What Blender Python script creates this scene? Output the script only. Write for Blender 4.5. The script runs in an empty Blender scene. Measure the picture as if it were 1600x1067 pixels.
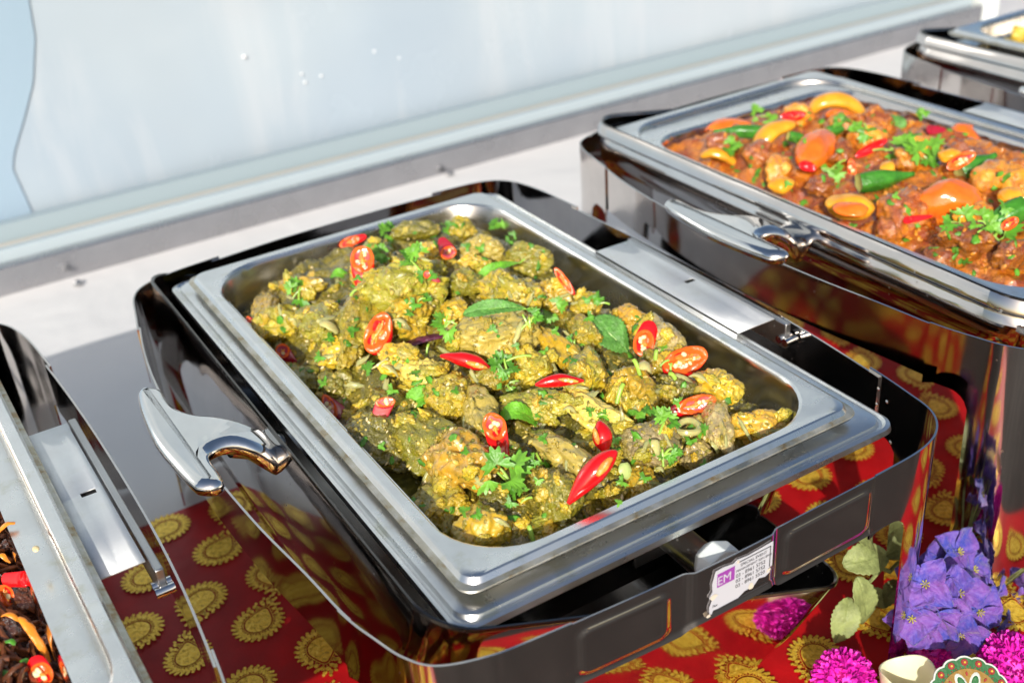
import bpy, math, random
import numpy as np
from mathutils import Vector, Matrix
random.seed(7)
rng = np.random.default_rng(7)
sc = bpy.context.scene
Z0 = 0.98                      # height of the main food pan rim above the ground; table top at 0.74
# ------------------------------------------------------------------ camera, sky, sun, exposure
CAM = np.array([-0.21803638, -0.45786759, 0.45881459 + Z0])
CR = np.array([[0.84840241, -0.5257759, -0.06142521],
               [-0.30682037, -0.39386638, -0.86644708],
               [0.43136367, 0.75394229, -0.49547594]])   # rows: image right, image down, forward
FPX = 1778.0
cd = bpy.data.cameras.new('camera'); cam = bpy.data.objects.new('camera', cd)
sc.collection.objects.link(cam); sc.camera = cam
cd.sensor_width = 36.0; cd.lens = FPX / 1600 * 36; cd.clip_start = 0.02; cd.clip_end = 200
m = Matrix.Identity(4)
for i in range(3):
    m[i][0] = CR[0][i]; m[i][1] = -CR[1][i]; m[i][2] = -CR[2][i]; m[i][3] = CAM[i]
cam.matrix_world = m
cd.dof.use_dof = True; cd.dof.focus_distance = 0.80; cd.dof.aperture_fstop = 6.0
SUN_EL, SUN_DIR = 27.0, (-0.62, -0.78)      # direction towards the sun on the ground plan
w = bpy.data.worlds.new('World'); sc.world = w; w.use_nodes = True
nt = w.node_tree; bg = nt.nodes['Background']
sky = nt.nodes.new('ShaderNodeTexSky'); sky.sky_type = 'NISHITA'; sky.sun_disc = False
sky.sun_elevation = math.radians(SUN_EL); sky.sun_rotation = math.atan2(SUN_DIR[0], SUN_DIR[1])
sky.air_density = 1.0; sky.dust_density = 3.0; sky.ozone_density = 1.0
nt.links.new(sky.outputs[0], bg.inputs[0]); bg.inputs[1].default_value = 0.12
sl = bpy.data.lights.new('sun', 'SUN'); so = bpy.data.objects.new('sun', sl); sc.collection.objects.link(so)
sl.energy = 4.6; sl.angle = math.radians(0.5); sl.color = (1.0, 0.955, 0.88)
h = math.hypot(*SUN_DIR); ce = math.cos(math.radians(SUN_EL))
sv = Vector((SUN_DIR[0] / h * ce, SUN_DIR[1] / h * ce, math.sin(math.radians(SUN_EL))))
so.rotation_euler = sv.to_track_quat('Z', 'Y').to_euler(); so.location = sv * 3
sc.view_settings.view_transform = 'Standard'; sc.view_settings.look = 'None'
sc.view_settings.exposure = 0.08; sc.view_settings.gamma = 1.0
sc.cycles.max_bounces = 10; sc.cycles.glossy_bounces = 8; sc.cycles.sample_clamp_indirect = 6
sc.cycles.caustics_reflective = True

def ray(px, py):
    return CR.T @ np.array([(px - 800) / FPX, (py - 533.5) / FPX, 1.0])
def unp(px, py, z=None, x=None, y=None):      # world point of a photo pixel on a plane (z given relative to pan rim)
    d = ray(px, py)
    if z is not None: k = (z + Z0 - CAM[2]) / d[2]
    elif x is not None: k = (x - CAM[0]) / d[0]
    else: k = (y - CAM[1]) / d[1]
    return CAM + k * d
def depth(p): return float(CR[2] @ (np.asarray(p) - CAM))

# ------------------------------------------------------------------ helpers
def tag(o, label=None, cat=None, group=None, kind=None):
    if label: o['label'] = label
    if cat: o['category'] = cat
    if group: o['group'] = group
    if kind: o['kind'] = kind
    return o
def put(name, me, parent=None, loc=(0, 0, 0)):
    o = bpy.data.objects.new(name, me); sc.collection.objects.link(o)
    o.location = tuple(float(v) for v in loc)
    if parent: o.parent = parent
    return o
def mesh(name, V, F, mats, mi=None, smooth=True, sharp=None):
    me = bpy.data.meshes.new(name)
    me.from_pydata([tuple(map(float, v)) for v in V], [], [tuple(int(i) for i in f) for f in F])
    for mt in (mats if isinstance(mats, (list, tuple)) else [mats]): me.materials.append(mt)
    if mi is not None: me.polygons.foreach_set('material_index', np.array(mi, dtype=np.int32))
    me.polygons.foreach_set('use_smooth', [smooth] * len(me.polygons))
    me.update()
    if sharp is not None: me.set_sharp_from_angle(angle=math.radians(sharp))
    return me
class MB:
    def __init__(s): s.V = []; s.F = []; s.M = []
    def add(s, V, F, mi=0):
        b = len(s.V); s.V += [tuple(map(float, v)) for v in V]; s.F += [tuple(int(i) + b for i in f) for f in F]
        s.M += ([mi] * len(F) if isinstance(mi, int) else list(mi)); return s
    def box(s, x0, x1, y0, y1, z0, z1, mi=0):
        V = [(x0, y0, z0), (x1, y0, z0), (x1, y1, z0), (x0, y1, z0), (x0, y0, z1), (x1, y0, z1), (x1, y1, z1), (x0, y1, z1)]
        return s.add(V, [(0, 3, 2, 1), (4, 5, 6, 7), (0, 1, 5, 4), (1, 2, 6, 5), (2, 3, 7, 6), (3, 0, 4, 7)], mi)
    def tube(s, pts, rad, n=8, mi=0, caps=True, flat=1.0):
        P = [np.array(p, float) for p in pts]; R = rad if hasattr(rad, '__len__') else [rad] * len(P)
        t0 = P[1] - P[0]; up = np.array([0, 0, 1.]) if abs(t0[2]) < .9 * np.linalg.norm(t0) else np.array([1., 0, 0])
        V = []; F = []
        for i, p in enumerate(P):
            t = P[min(i + 1, len(P) - 1)] - P[max(i - 1, 0)]; t /= np.linalg.norm(t) + 1e-12
            a = np.cross(t, up); a /= np.linalg.norm(a) + 1e-12; b = np.cross(a, t); up = b
            for k in range(n):
                c = 2 * math.pi * k / n; V.append(p + R[i] * (math.cos(c) * a + flat * math.sin(c) * b))
        for i in range(len(P) - 1):
            for k in range(n):
                F.append((i * n + k, i * n + (k + 1) % n, (i + 1) * n + (k + 1) % n, (i + 1) * n + k))
        if caps: F.append(tuple(range(n))[::-1]); F.append(tuple((len(P) - 1) * n + k for k in range(n)))
        return s.add(V, F, mi)
    def build(s, name, mats, parent=None, loc=(0, 0, 0), smooth=True, sharp=35):
        return put(name, mesh(name, s.V, s.F, mats, s.M, smooth, sharp), parent, loc)
def bevel(o, wd, seg=2):
    b = o.modifiers.new('bevel', 'BEVEL'); b.width = wd; b.segments = seg; b.limit_method = 'ANGLE'
    return o

# vectorised 3-D gradient noise
_perm = np.random.default_rng(11).permutation(256); _perm = np.concatenate([_perm, _perm, _perm])
_g = np.random.default_rng(12).normal(size=(256, 3)); _g /= np.linalg.norm(_g, axis=1)[:, None]
def noise(P):
    P = np.asarray(P, float); I = np.floor(P).astype(int); f = P - I; I &= 255
    u = f * f * f * (f * (f * 6 - 15) + 10); r = 0
    for dx in (0, 1):
        for dy in (0, 1):
            for dz in (0, 1):
                h_ = _perm[_perm[_perm[(I[:, 0] + dx) & 255] + ((I[:, 1] + dy) & 255)] + ((I[:, 2] + dz) & 255)]
                d = f - np.array([dx, dy, dz]); g = (_g[h_] * d).sum(1)
                wgt = (u[:, 0] if dx else 1 - u[:, 0]) * (u[:, 1] if dy else 1 - u[:, 1]) * (u[:, 2] if dz else 1 - u[:, 2])
                r = r + wgt * g
    return r * 1.5
def fbm(P, o=3):
    r = 0; a = 1.0
    for i in range(o): r = r + a * noise(P * 2 ** i + 17.3 * i); a *= .5
    return r

# ------------------------------------------------------------------ materials
def mat(name, col=(.5, .5, .5), rough=.5, metal=0.0, **kw):
    mt = bpy.data.materials.new(name); mt.use_nodes = True
    b = mt.node_tree.nodes['Principled BSDF']
    b.inputs['Base Color'].default_value = (*col, 1); b.inputs['Roughness'].default_value = rough
    b.inputs['Metallic'].default_value = metal
    for k, v in kw.items(): b.inputs[k.replace('_', ' ')].default_value = v
    return mt
class NT:
    def __init__(s, mt): s.t = mt.node_tree; s.b = s.t.nodes['Principled BSDF']; s.co = s.t.nodes.new('ShaderNodeTexCoord')
    def n(s, ty, **kw):
        q = s.t.nodes.new(ty)
        for k, v in kw.items(): setattr(q, k, v)
        return q
    def l(s, a, b): s.t.links.new(a, b)
    def noise(s, scale, detail=4, rough=.55, dist=0, stretch=None, coord='Object'):
        q = s.n('ShaderNodeTexNoise'); q.inputs['Scale'].default_value = scale; q.inputs['Detail'].default_value = detail
        q.inputs['Roughness'].default_value = rough; q.inputs['Distortion'].default_value = dist
        if stretch:
            mp = s.n('ShaderNodeMapping'); mp.inputs['Scale'].default_value = stretch
            s.l(s.co.outputs[coord], mp.inputs[0]); s.l(mp.outputs[0], q.inputs['Vector'])
        else: s.l(s.co.outputs[coord], q.inputs['Vector'])
        return q.outputs[0]
    def vor(s, scale, feat='F1', rnd=1.0):
        q = s.n('ShaderNodeTexVoronoi'); q.feature = feat; q.inputs['Scale'].default_value = scale
        q.inputs['Randomness'].default_value = rnd
        s.l(s.co.outputs['Object'], q.inputs['Vector']); return q.outputs[0]
    def ramp(s, f, stops):
        q = s.n('ShaderNodeValToRGB'); e = q.color_ramp.elements
        while len(e) < len(stops): e.new(.5)
        for i, (p, c) in enumerate(stops):
            e[i].position = p; e[i].color = (*c, 1) if hasattr(c, '__len__') else (c, c, c, 1)
        s.l(f, q.inputs[0]); return q.outputs[0]
    def mix(s, f, a, b, mode='MIX'):
        q = s.n('ShaderNodeMixRGB'); q.blend_type = mode
        for i, v in ((0, f), (1, a), (2, b)):
            if hasattr(v, 'links'): s.l(v, q.inputs[i])
            elif hasattr(v, '__len__'): q.inputs[i].default_value = (*v, 1)
            else: q.inputs[i].default_value = v if i == 0 else (v, v, v, 1)
        return q.outputs[0]
    def math(s, op, a, b):
        q = s.n('ShaderNodeMath'); q.operation = op
        for i, v in enumerate((a, b)):
            if hasattr(v, 'links'): s.l(v, q.inputs[i])
            else: q.inputs[i].default_value = v
        return q.outputs[0]
    def bump(s, hgt, dist, strength=1.0, prev=None):
        q = s.n('ShaderNodeBump'); q.inputs['Distance'].default_value = dist; q.inputs['Strength'].default_value = strength
        s.l(hgt, q.inputs['Height'])
        if prev is not None: s.l(prev, q.inputs['Normal'])
        return q.outputs[0]
    def rnd(s): return s.n('ShaderNodeObjectInfo').outputs['Random']

def steel(name, col, rough, scr=0.0, smudge=.5, stain=0.0, wob=.0):
    mt = mat(name, col, rough, 1.0); N = NT(mt)
    n1 = N.noise(25, 5, .6); n2 = N.noise(180, 3)
    r = N.math('ADD', N.math('MULTIPLY', N.ramp(n1, [(.35, 0), (.75, 1)]), rough * smudge), rough * (1 - smudge * .4))
    N.l(r, N.b.inputs['Roughness'])
    c = N.mix(N.ramp(n1, [(.3, 0), (.7, 1)]), col, tuple(v * .88 for v in col))
    if stain:
        st = N.ramp(N.noise(38, 6, .65), [(.56, 0), (.68, 1)])
        c = N.mix(N.math('MULTIPLY', st, stain), c, (.42, .40, .16))
    N.l(c, N.b.inputs['Base Color'])
    sp = N.math('MULTIPLY', N.ramp(N.vor(130), [(.10, 1), (.16, 0)]), N.ramp(N.noise(14, 3), [(.52, 0), (.62, 1)]))
    N.l(N.math('ADD', r, N.math('MULTIPLY', sp, .22)), N.b.inputs['Roughness'])
    pr = None
    if wob: pr = N.bump(N.noise(9, 2), wob)
    if scr:
        s1 = N.noise(600, 3, .6, 0, (1, .02, 1)); pr = N.bump(s1, scr, 1.0, pr)
    if pr is not None: N.l(pr, N.b.inputs['Normal'])
    return mt
M = {}
M['mirror'] = steel('polished_steel', (.64, .61, .59), .075, 0, .9, 0, .0012)
M['pan'] = steel('brushed_steel', (.84, .85, .84), .30, .00003, .5, .28)
M['pan_in'] = steel('satin_steel', (.60, .57, .53), .24, .00003, .6, .15)
M['plate'] = steel('matt_steel_plate', (.86, .88, .88), .62, 0, .2, .05)
M['chrome'] = steel('cast_chrome', (.78, .78, .77), .07, 0, .5, 0, .0008)
M['lid_in'] = steel('dark_reflection_steel', (.16, .15, .14), .22, 0, .5)  # dark reflections inside the lid put into the steel colour
M['dull'] = steel('dull_steel', (.5, .5, .5), .35, 0, .5)
M['grime'] = mat('burnt_grease', (.20, .12, .03), .45)
N = NT(M['grime']); N.l(N.ramp(N.noise(45, 6, .7), [(.35, (.56, .56, .53)), (.55, (.44, .42, .33)), (.66, (.30, .20, .09)), (.76, (.46, .42, .30))]), N.b.inputs['Base Color'])
N.l(N.ramp(N.noise(30, 4), [(.35, 1.0), (.75, .5)]), N.b.inputs['Metallic'])
M['white_plastic'] = mat('white_plastic', (.72, .76, .74), .35)
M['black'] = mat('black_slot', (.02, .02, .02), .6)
M['ground'] = mat('dark_paving', (.035, .028, .024), .9)
N = NT(M['ground']); N.l(N.ramp(N.noise(6, 8, .6), [(.3, (.022, .017, .014)), (.7, (.05, .042, .036))]), N.b.inputs['Base Color'])
M['white_cloth'] = mat('white_cloth', (.66, .65, .645), .85)
N = NT(M['white_cloth']); N.l(N.bump(N.noise(5, 3, .5, .3), .02, .5, N.bump(N.noise(1500, 1), .0002)), N.b.inputs['Normal'])
M['red_cloth'] = mat('red_satin', (.25, .004, .008), .5, 0, Specular_IOR_Level=.25)
N = NT(M['red_cloth'])
N.l(N.ramp(N.noise(30, 4), [(.3, (.32, .003, .005)), (.7, (.48, .005, .008))]), N.b.inputs['Base Color'])
N.l(N.bump(N.noise(900, 2, .5, 0, (1, .2, 1)), .00015, 1, N.bump(N.noise(9, 3), .006, .7)), N.b.inputs['Normal'])
M['gold'] = mat('gold_foil_print', (.86, .56, .06), .36, .45)
N = NT(M['gold']); N.l(N.ramp(N.noise(220, 4, .7), [(.34, (.40, .20, .01)), (.5, (.90, .58, .05)), (.7, (.98, .74, .12))]), N.b.inputs['Base Color'])
N.l(N.bump(N.noise(260, 3), .0012), N.b.inputs['Normal'])
M['screen'] = mat('pale_plastic_sheet', (.60, .70, .745), .16)
N = NT(M['screen'])
cc = N.ramp(N.noise(1.5, 4, .5, .3), [(.34, (.33, .40, .47)), (.5, (.375, .44, .495)), (.66, (.42, .475, .52))])  # soft blurred reflections painted as tone variation
st_ = N.noise(3, 5, .6, .6, (5, 1, .7))
N.l(N.mix(N.math('MULTIPLY', N.ramp(st_, [(.52, 0), (.70, 1)]), .35), cc, (.50, .53, .56)), N.b.inputs['Base Color'])  # upright reflection streaks painted in a lighter tone
N.l(N.ramp(N.noise(8, 4), [(.4, .08), (.65, .30)]), N.b.inputs['Roughness'])
N.l(N.bump(N.noise(2.5, 3), .01, .5), N.b.inputs['Normal'])
M['blue_sheet'] = mat('blue_plastic_sheet', (.40, .50, .62), .5)
N = NT(M['blue_sheet']); N.l(N.ramp(N.noise(3, 3), [(.35, (.27, .36, .46)), (.65, (.27, .38, .46))]), N.b.inputs['Base Color'])
M['strip'] = mat('pale_blue_strip', (.38, .45, .49), .3)
M['beige'] = mat('beige_sealant', (.36, .35, .32), .6); M['strip2'] = mat('blue_grey_strip', (.29, .36, .395), .3)
M['rail'] = steel('grey_rail', (.47, .47, .49), .24, 0, .8, 0, .002)

# ------------------------------------------------------------------ setting
def sheet(name, x0, x1, y0, y1, z, nx, ny, mt, amp=0, parent=None):
    X, Y = np.meshgrid(np.linspace(x0, x1, nx), np.linspace(y0, y1, ny)); X = X.ravel(); Y = Y.ravel()
    Z = np.full_like(X, z)
    if amp: Z = Z + amp * noise(np.stack([X * 5, Y * 5, X * 0], 1))
    F = [(j * nx + i, j * nx + i + 1, (j + 1) * nx + i + 1, (j + 1) * nx + i) for j in range(ny - 1) for i in range(nx - 1)]
    return put(name, mesh(name, np.stack([X, Y, Z], 1), F, mt), parent)
tag(sheet('ground', -60, 60, -60, 60, 0, 2, 2, M['ground']), kind='structure')
TZ = Z0 - .24
FRONT = -.155
tb = MB().box(-1.6, 2.6, FRONT, 1.65, TZ - .74, TZ, 0).build('tablecloth', [M['white_cloth']], smooth=False)
bevel(tb, .01)
tag(tb, 'white tablecloth covering the serving table behind the red runner', 'tablecloth')
# red runner: top sheet with a front drop
rc = bpy.data.objects.new('red_runner', None); sc.collection.objects.link(rc); rc.location = (0, 0, TZ)
tag(rc, 'dark red table runner printed with gold paisley medallions', 'table runner')
nx, prof = 120, [(.522, .0012), (.505, .0035), (.3, .004), (.1, .004), (-.05, .004), (-.1, .004), (FRONT - .003, .004), (FRONT - .008, -.005), (FRONT - .010, -.2), (FRONT - .012, -.6)]
V = []; 
for (yy, zz) in prof:
    for i in range(nx):
        x = -1.3 + i * 3.6 / (nx - 1)
        V.append((x, yy + (.006 * math.sin(x * 9) if yy == .522 or yy == .505 else 0), zz + (.0006 * math.sin(x * 23 + yy * 30) if zz > 0 else .003 * math.sin(x * 30))))
F = [(j * nx + i, (j + 1) * nx + i, (j + 1) * nx + i + 1, j * nx + i + 1) for j in range(len(prof) - 1) for i in range(nx - 1)]
put('cloth', mesh('cloth', V, F, M['red_cloth']), rc)
# paisley medallion: centre drop, ring of dots, scalloped outer leaves
mm = MB()
def disc(cx, cy, rx, ry, ang, n=8, z=0.0):
    c, s = math.cos(ang), math.sin(ang)
    P = [(cx + rx * math.cos(t) * c - ry * math.sin(t) * s, cy + rx * math.cos(t) * s + ry * math.sin(t) * c, z) for t in [2 * math.pi * k / n for k in range(n)]]
    mm.add(P, [tuple(range(n))])
def pcurve(t, k):      # paisley outline: round body with a hooked tip, k scales it
    x, y = math.cos(t), math.sin(t) * .92; tip = max(0, math.cos(t - .55)) ** 7
    return (k * (x + .42 * tip), k * (y + .30 * tip))
def pring(k, n): return [pcurve(2 * math.pi * i / n, k) for i in range(n)]
K1 = [(x, y, 0) for x, y in pring(.0120, 36)]; mm.add(K1, [tuple(range(36))])
A_, B_ = pring(.0134, 60), pring(.0141, 60)
mm.add([(x, y, 0) for x, y in A_] + [(x, y, 0) for x, y in B_], [(i, (i + 1) % 60, 60 + (i + 1) % 60, 60 + i) for i in range(60)])
for k in range(34):
    x, y = pcurve(2 * math.pi * k / 34, .0152); disc(x, y, .0009, .0007, 2 * math.pi * k / 34, 5)
for k in range(25):
    t = 2 * math.pi * (k + .25) / 25; x, y = pcurve(t, .0176); disc(x, y, .0026, .0021, t + .45, 8)
    x, y = pcurve(t + .08, .0204); disc(x, y, .0025, .0019, t - .35, 7)
    x, y = pcurve(t + .02, .0228); disc(x, y, .0018, .0014, t + .3, 6)
mome = mesh('gold_motif', mm.V, mm.F, M['gold'], None, False)
cnt = 0
for j in range(-3, 10):
    for i in range(-5, 18):
        x = i * .066 + (.033 if j % 2 else 0) - .05; y = j * .060 - .05
        if y > .50 or y < FRONT + .03: continue
        if cnt >= 290: break
        o = put('gold_motif', mome, rc, (x + random.uniform(-.004, .004), y + random.uniform(-.004, .004), .0056)); cnt += 1
        o.scale = (random.uniform(.92, 1.04),) * 3
        o.rotation_euler = (0, 0, (math.pi if j % 2 else 0) + random.uniform(-.5, .5) + .5)
# rail and screen along the back of the table
sr = bpy.data.objects.new('wind_screen', None); sc.collection.objects.link(sr); sr.location = (.2, 1.18, TZ)
tag(sr, 'pale blue plastic wind screen standing in a steel rail behind the dishes', 'screen')
bevel(MB().box(-2.4, 1.75, -.02, .0, -.005, .042).build('rail', [M['rail']], sr), .002)
bevel(MB().box(-2.4, 1.74, .002, .018, -.004, .058).build('bottom_strip', [M['strip']], sr), .002)
bevel(MB().box(-2.4, 1.74, .019, .026, -.004, .0605).build('seal', [M['beige']], sr), .003)
MB().box(-2.4, 1.74, .0265, .045, -.004, .086).build('bottom_strip', [M['strip2']], sr)
V = []; nx, nz = 90, 20
for j in range(nz):
    for i in range(nx):
        x = -2.4 + 4.14 * i / (nx - 1); z = .0 + 1.9 * j / (nz - 1)  # unseen upper part raised to give the rims a bright reflection
        V.append((x, .055 + .10 * z + .010 * math.sin(x * 4) * z + .004 * math.sin(x * 11 + 2 * z), z))
F = [(j * nx + i, j * nx + i + 1, (j + 1) * nx + i + 1, (j + 1) * nx + i) for j in range(nz - 1) for i in range(nx - 1)]
po = put('panel', mesh('panel', V, F, M['screen']), sr); s_ = po.modifiers.new('t', 'SOLIDIFY'); s_.thickness = .004
ec = MB().box(1.752, 1.80, -.022, .06, -.005, .09).build('end_cap', [M['white_plastic']], sr); bevel(ec, .004)
for px_, py_ in ((122, 443), (703, 272)):     # small dark screws under the rail
    p = unp(px_, py_, z=-.236)
    b_ = MB().tube([(0, 0, 0), (0, 0, .004), (0, 0, .007)], [.006, .006, .003], 10, 0).build('screw', [M['dull']], sr, (p[0] - .2, min(p[1], 1.15) - 1.18, .002))
# glints on the screen, painted as small white bumps
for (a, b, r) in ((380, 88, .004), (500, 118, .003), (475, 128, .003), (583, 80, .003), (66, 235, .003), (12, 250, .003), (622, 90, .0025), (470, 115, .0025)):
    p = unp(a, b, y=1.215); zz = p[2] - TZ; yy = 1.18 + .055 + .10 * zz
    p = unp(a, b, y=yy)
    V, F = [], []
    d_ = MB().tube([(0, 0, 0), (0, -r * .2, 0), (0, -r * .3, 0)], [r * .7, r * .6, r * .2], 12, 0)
    M.setdefault('glint_white', mat('painted_glint', (.92, .92, .92), .3))
    d_.build('painted_glint', [M['glint_white']], sr, (p[0] - .2, p[1] - 1.18 - .004, p[2] - TZ))
# blue sheet hanging flat against the panel at the left
def pany(x, z): return 1.18 + .055 + .10 * z + .010 * math.sin((x - .2) * 4) * z + .004 * math.sin((x - .2) * 11 + 2 * z)
def onpan(a, b):
    p = unp(a, b, y=1.235)
    for _ in range(5): p = unp(a, b, y=pany(p[0], p[2] - TZ) - .0045)
    return p
out = [(48, -60), (45, 0), (55, 60), (52, 130), (38, 185), (22, 240), (20, 265), (45, 320), (64, 366), (66, 376)]
E_ = [onpan(a, b) for a, b in out]; zs = np.linspace(E_[-1][2], E_[0][2], 46)
ex_ = np.interp(zs, [e[2] for e in E_[::-1]], [e[0] for e in E_[::-1]]); base = np.array([E_[-1][0], E_[-1][1], E_[-1][2]]); V = []; nxx = 40
for z, xe in zip(zs, ex_):
    for x in np.linspace(-1.0, xe, nxx): V.append((x - base[0], pany(x, z - TZ) - .0030 - base[1], z - base[2]))
F = [(j * nxx + i, j * nxx + i + 1, (j + 1) * nxx + i + 1, (j + 1) * nxx + i) for j in range(45) for i in range(nxx - 1)]
bs = put('blue_sheet', mesh('blue_sheet', V, F, M['blue_sheet'], None, False), None, base); s_ = bs.modifiers.new('t', 'SOLIDIFY'); s_.thickness = .0006
tag(bs, 'blue plastic sheet with a curved edge at the left end of the screen', 'plastic sheet')

# ------------------------------------------------------------------ chafing dish
def rr(x0, x1, y0, y1, r, n=7):
    P = []
    for cx, cy, a0 in ((x1 - r, y0 + r, -90), (x1 - r, y1 - r, 0), (x0 + r, y1 - r, 90), (x0 + r, y0 + r, 180)):
        for k in range(n + 1):
            a = math.radians(a0 + 90 * k / n); P.append((cx + r * math.cos(a), cy + r * math.sin(a)))
    return P
def sweep(rect, prof, n=7, cap=None, mi=None):      # prof: (inset, radius, z)
    V = []; F = []; MI = []
    x0, x1, y0, y1 = rect
    L = 4 * (n + 1)
    for (ins, r, z) in prof:
        V += [(x, y, z) for x, y in rr(x0 + ins, x1 - ins, y0 + ins, y1 - ins, r, n)]
    for j in range(len(prof) - 1):
        for k in range(L):
            F.append((j * L + k, j * L + (k + 1) % L, (j + 1) * L + (k + 1) % L, (j + 1) * L + k)); MI.append(mi[j] if mi else 0)
    if cap:
        F.append(tuple((len(prof) - 1) * L + k for k in range(L))); MI.append(mi[-1] if mi else 0)
    return V, F, MI
H = .24
def foodpan_mesh():
    pr = [(.0012, .012, -.003), (.0, .012, -.0005), (.0004, .012, .0003), (.004, .012, .0012), (.0062, .011, .0045), (.0075, .011, .0052),
          (.010, .014, .0050), (.0140, .052, .0044), (.0153, .053, .0030), (.0165, .054, -.001), (.021, .055, -.030), (.026, .052, -.052), (.034, .045, -.060), (.05, .035, -.062)]
    mi = [1, 2, 2, 0, 0, 0, 0, 0, 1, 1, 1, 1, 1, 1]
    return sweep((0, .325, 0, .53), pr, 9, True, mi)
def food_pan(loc, label):
    V, F, MI = foodpan_mesh()
    o = put('food_pan', mesh('food_pan', V, F, [M['pan'], M['pan_in'], M['grime']], MI, True, 28), None, loc)
    md = o.modifiers.new('t', 'SOLIDIFY'); md.thickness = .0008; md.offset = -1
    return tag(o, label, 'food pan')

KP = [(-.035, -.028), (-.009, -.038), (.02, -.042), (.094, -.047), (.159, -.049), (.224, -.0485), (.295, -.0475), (.335, -.045), (.360, -.036), (.376, -.018), (.382, .01), (.387, .05), (.393, .12), (.396, .2), (.396, .3), (.394, .38), (.390, .46), (.385, .52), (.374, .558), (.352, .576), (.31, .582), (.22, .586), (.12, .585), (.04, .578), (.0, .573), (-.03, .563), (-.046, .543), (-.056, .5), (-.07, .43), (-.078, .35), (-.079, .25), (-.074, .16), (-.066, .09), (-.061, .04), (-.054, .01), (-.047, -.012)]
def closed_spline(K, n=8):
    K = np.array(K); m_ = len(K); out = []
    for i in range(m_):
        p0, p1, p2, p3 = K[i - 1], K[i], K[(i + 1) % m_], K[(i + 2) % m_]
        for t in np.arange(n) / n:
            out.append(.5 * ((2 * p1) + (-p0 + p2) * t + (2 * p0 - 5 * p1 + 4 * p2 - p3) * t * t + (-p0 + 3 * p1 - 3 * p2 + p3) * t ** 3))
    return np.array(out)
RP = closed_spline(KP)
RN = np.roll(RP, -1, 0) - np.roll(RP, 1, 0); RN = np.stack([RN[:, 1], -RN[:, 0]], 1); RN /= np.linalg.norm(RN, axis=1)[:, None]
seg = np.linalg.norm(np.roll(RP, -1, 0) - RP, axis=1); RS = np.concatenate([[0], np.cumsum(seg)])[:-1]; RL = seg.sum()
def nearest(pt): return int(np.argmin(((RP - np.array(pt)) ** 2).sum(1)))
def strip_mesh(i0, i1, ztop, zbot, off=0.0, th=.0016, nz=1, disp=None, mb=None):
    idx = [(i0 + k) % len(RP) for k in range(((i1 - i0) % len(RP)) + 1)]
    s0 = RS[idx[0]]; S = [(RS[i] - s0) % RL for i in idx]; T = S[-1]
    mb = mb or MB(); rows = nz + 1; V = []
    for side in (0, 1):
        for i, s in zip(idx, S):
            zt, zb = ztop(s, T), zbot(s, T)
            for j in range(rows):
                z = zt + (zb - zt) * j / nz
                d = disp(s, T, z) if disp else 0
                p = RP[i] + RN[i] * (off + d - (th if side else 0))
                V.append((p[0], p[1], z))
    n = len(idx); F = []
    q = lambda sd, a, j: sd * n * rows + a * rows + j
    for a in range(n - 1):
        for j in range(nz):
            F.append((q(0, a, j), q(0, a, j + 1), q(0, a + 1, j + 1), q(0, a + 1, j)))
            F.append((q(1, a, j), q(1, a + 1, j), q(1, a + 1, j + 1), q(1, a, j + 1)))
        F.append((q(0, a, 0), q(0, a + 1, 0), q(1, a + 1, 0), q(1, a, 0)))
        F.append((q(0, a, nz), q(1, a, nz), q(1, a + 1, nz), q(0, a + 1, nz)))
    for a in (0, n - 1):
        for j in range(nz): F.append((q(0, a, j), q(1, a, j), q(1, a, j + 1), q(0, a, j + 1)))
    mb.add(V, F); return mb
def smooth01(t): t = max(0., min(1., t)); return t * t * (3 - 2 * t)
def cyl(a, b, r, n=20):
    return MB().tube([a, b], r, n)

# handle outline traced on its own level plane 3 mm above the rim, then built 13 mm thick
HOUT = [(217, 614), (228, 608), (251, 611), (260, 625), (275, 640), (305, 650), (335, 652), (359, 651), (387, 644), (412, 638), (434, 664), (422, 682), (402, 690), (372, 694), (347, 700), (329, 709), (329, 720), (339, 734), (349, 751), (346, 759), (331, 765), (312, 765), (300, 760), (275, 735), (243, 696), (224, 655), (216, 627)]
def handle_mesh():
    P = np.array([unp(a, b, z=.004)[:2] for a, b in HOUT])
    # resample smooth outline
    Q = closed_spline(P, 3); c = Q.mean(0)
    n = len(Q); T = np.roll(Q, -1, 0) - np.roll(Q, 1, 0); Nn = np.stack([T[:, 1], -T[:, 0]], 1); Nn /= np.linalg.norm(Nn, axis=1)[:, None]
    area = .5 * np.sum(Q[:, 0] * np.roll(Q[:, 1], -1) - np.roll(Q[:, 0], -1) * Q[:, 1])
    if area < 0: Nn = -Nn
    V = []; F = []
    rows = [(-.0085, .0050), (-.0060, .0046), (-.0036, .0036), (-.0014, .0020), (-.0003, .0002), (0, -.002), (-.0012, -.0060), (-.0035, -.0080)]
    def zc(x):  # the neck bends down to the lid wall, the grip tilts slightly outwards
        t = smooth01((x + .075) / .055); return -.030 * t * t
    for ins, dz in rows:
        for i in range(n):
            p = Q[i] + Nn[i] * ins; tt = smooth01((p[0] + .070) / .04)
            V.append((p[0], p[1], H + .004 + zc(p[0]) + dz * (1 + .9 * tt)))
    for j in range(len(rows) - 1):
        for i in range(n): F.append((j * n + i, (j + 1) * n + i, (j + 1) * n + (i + 1) % n, j * n + (i + 1) % n))
    F.append(tuple(range(n))); F.append(tuple((len(rows) - 1) * n + i for i in range(n))[::-1])
    me = mesh('handle', V, F, M['chrome'], None, True, 60)
    return me
HME = handle_mesh()
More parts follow.
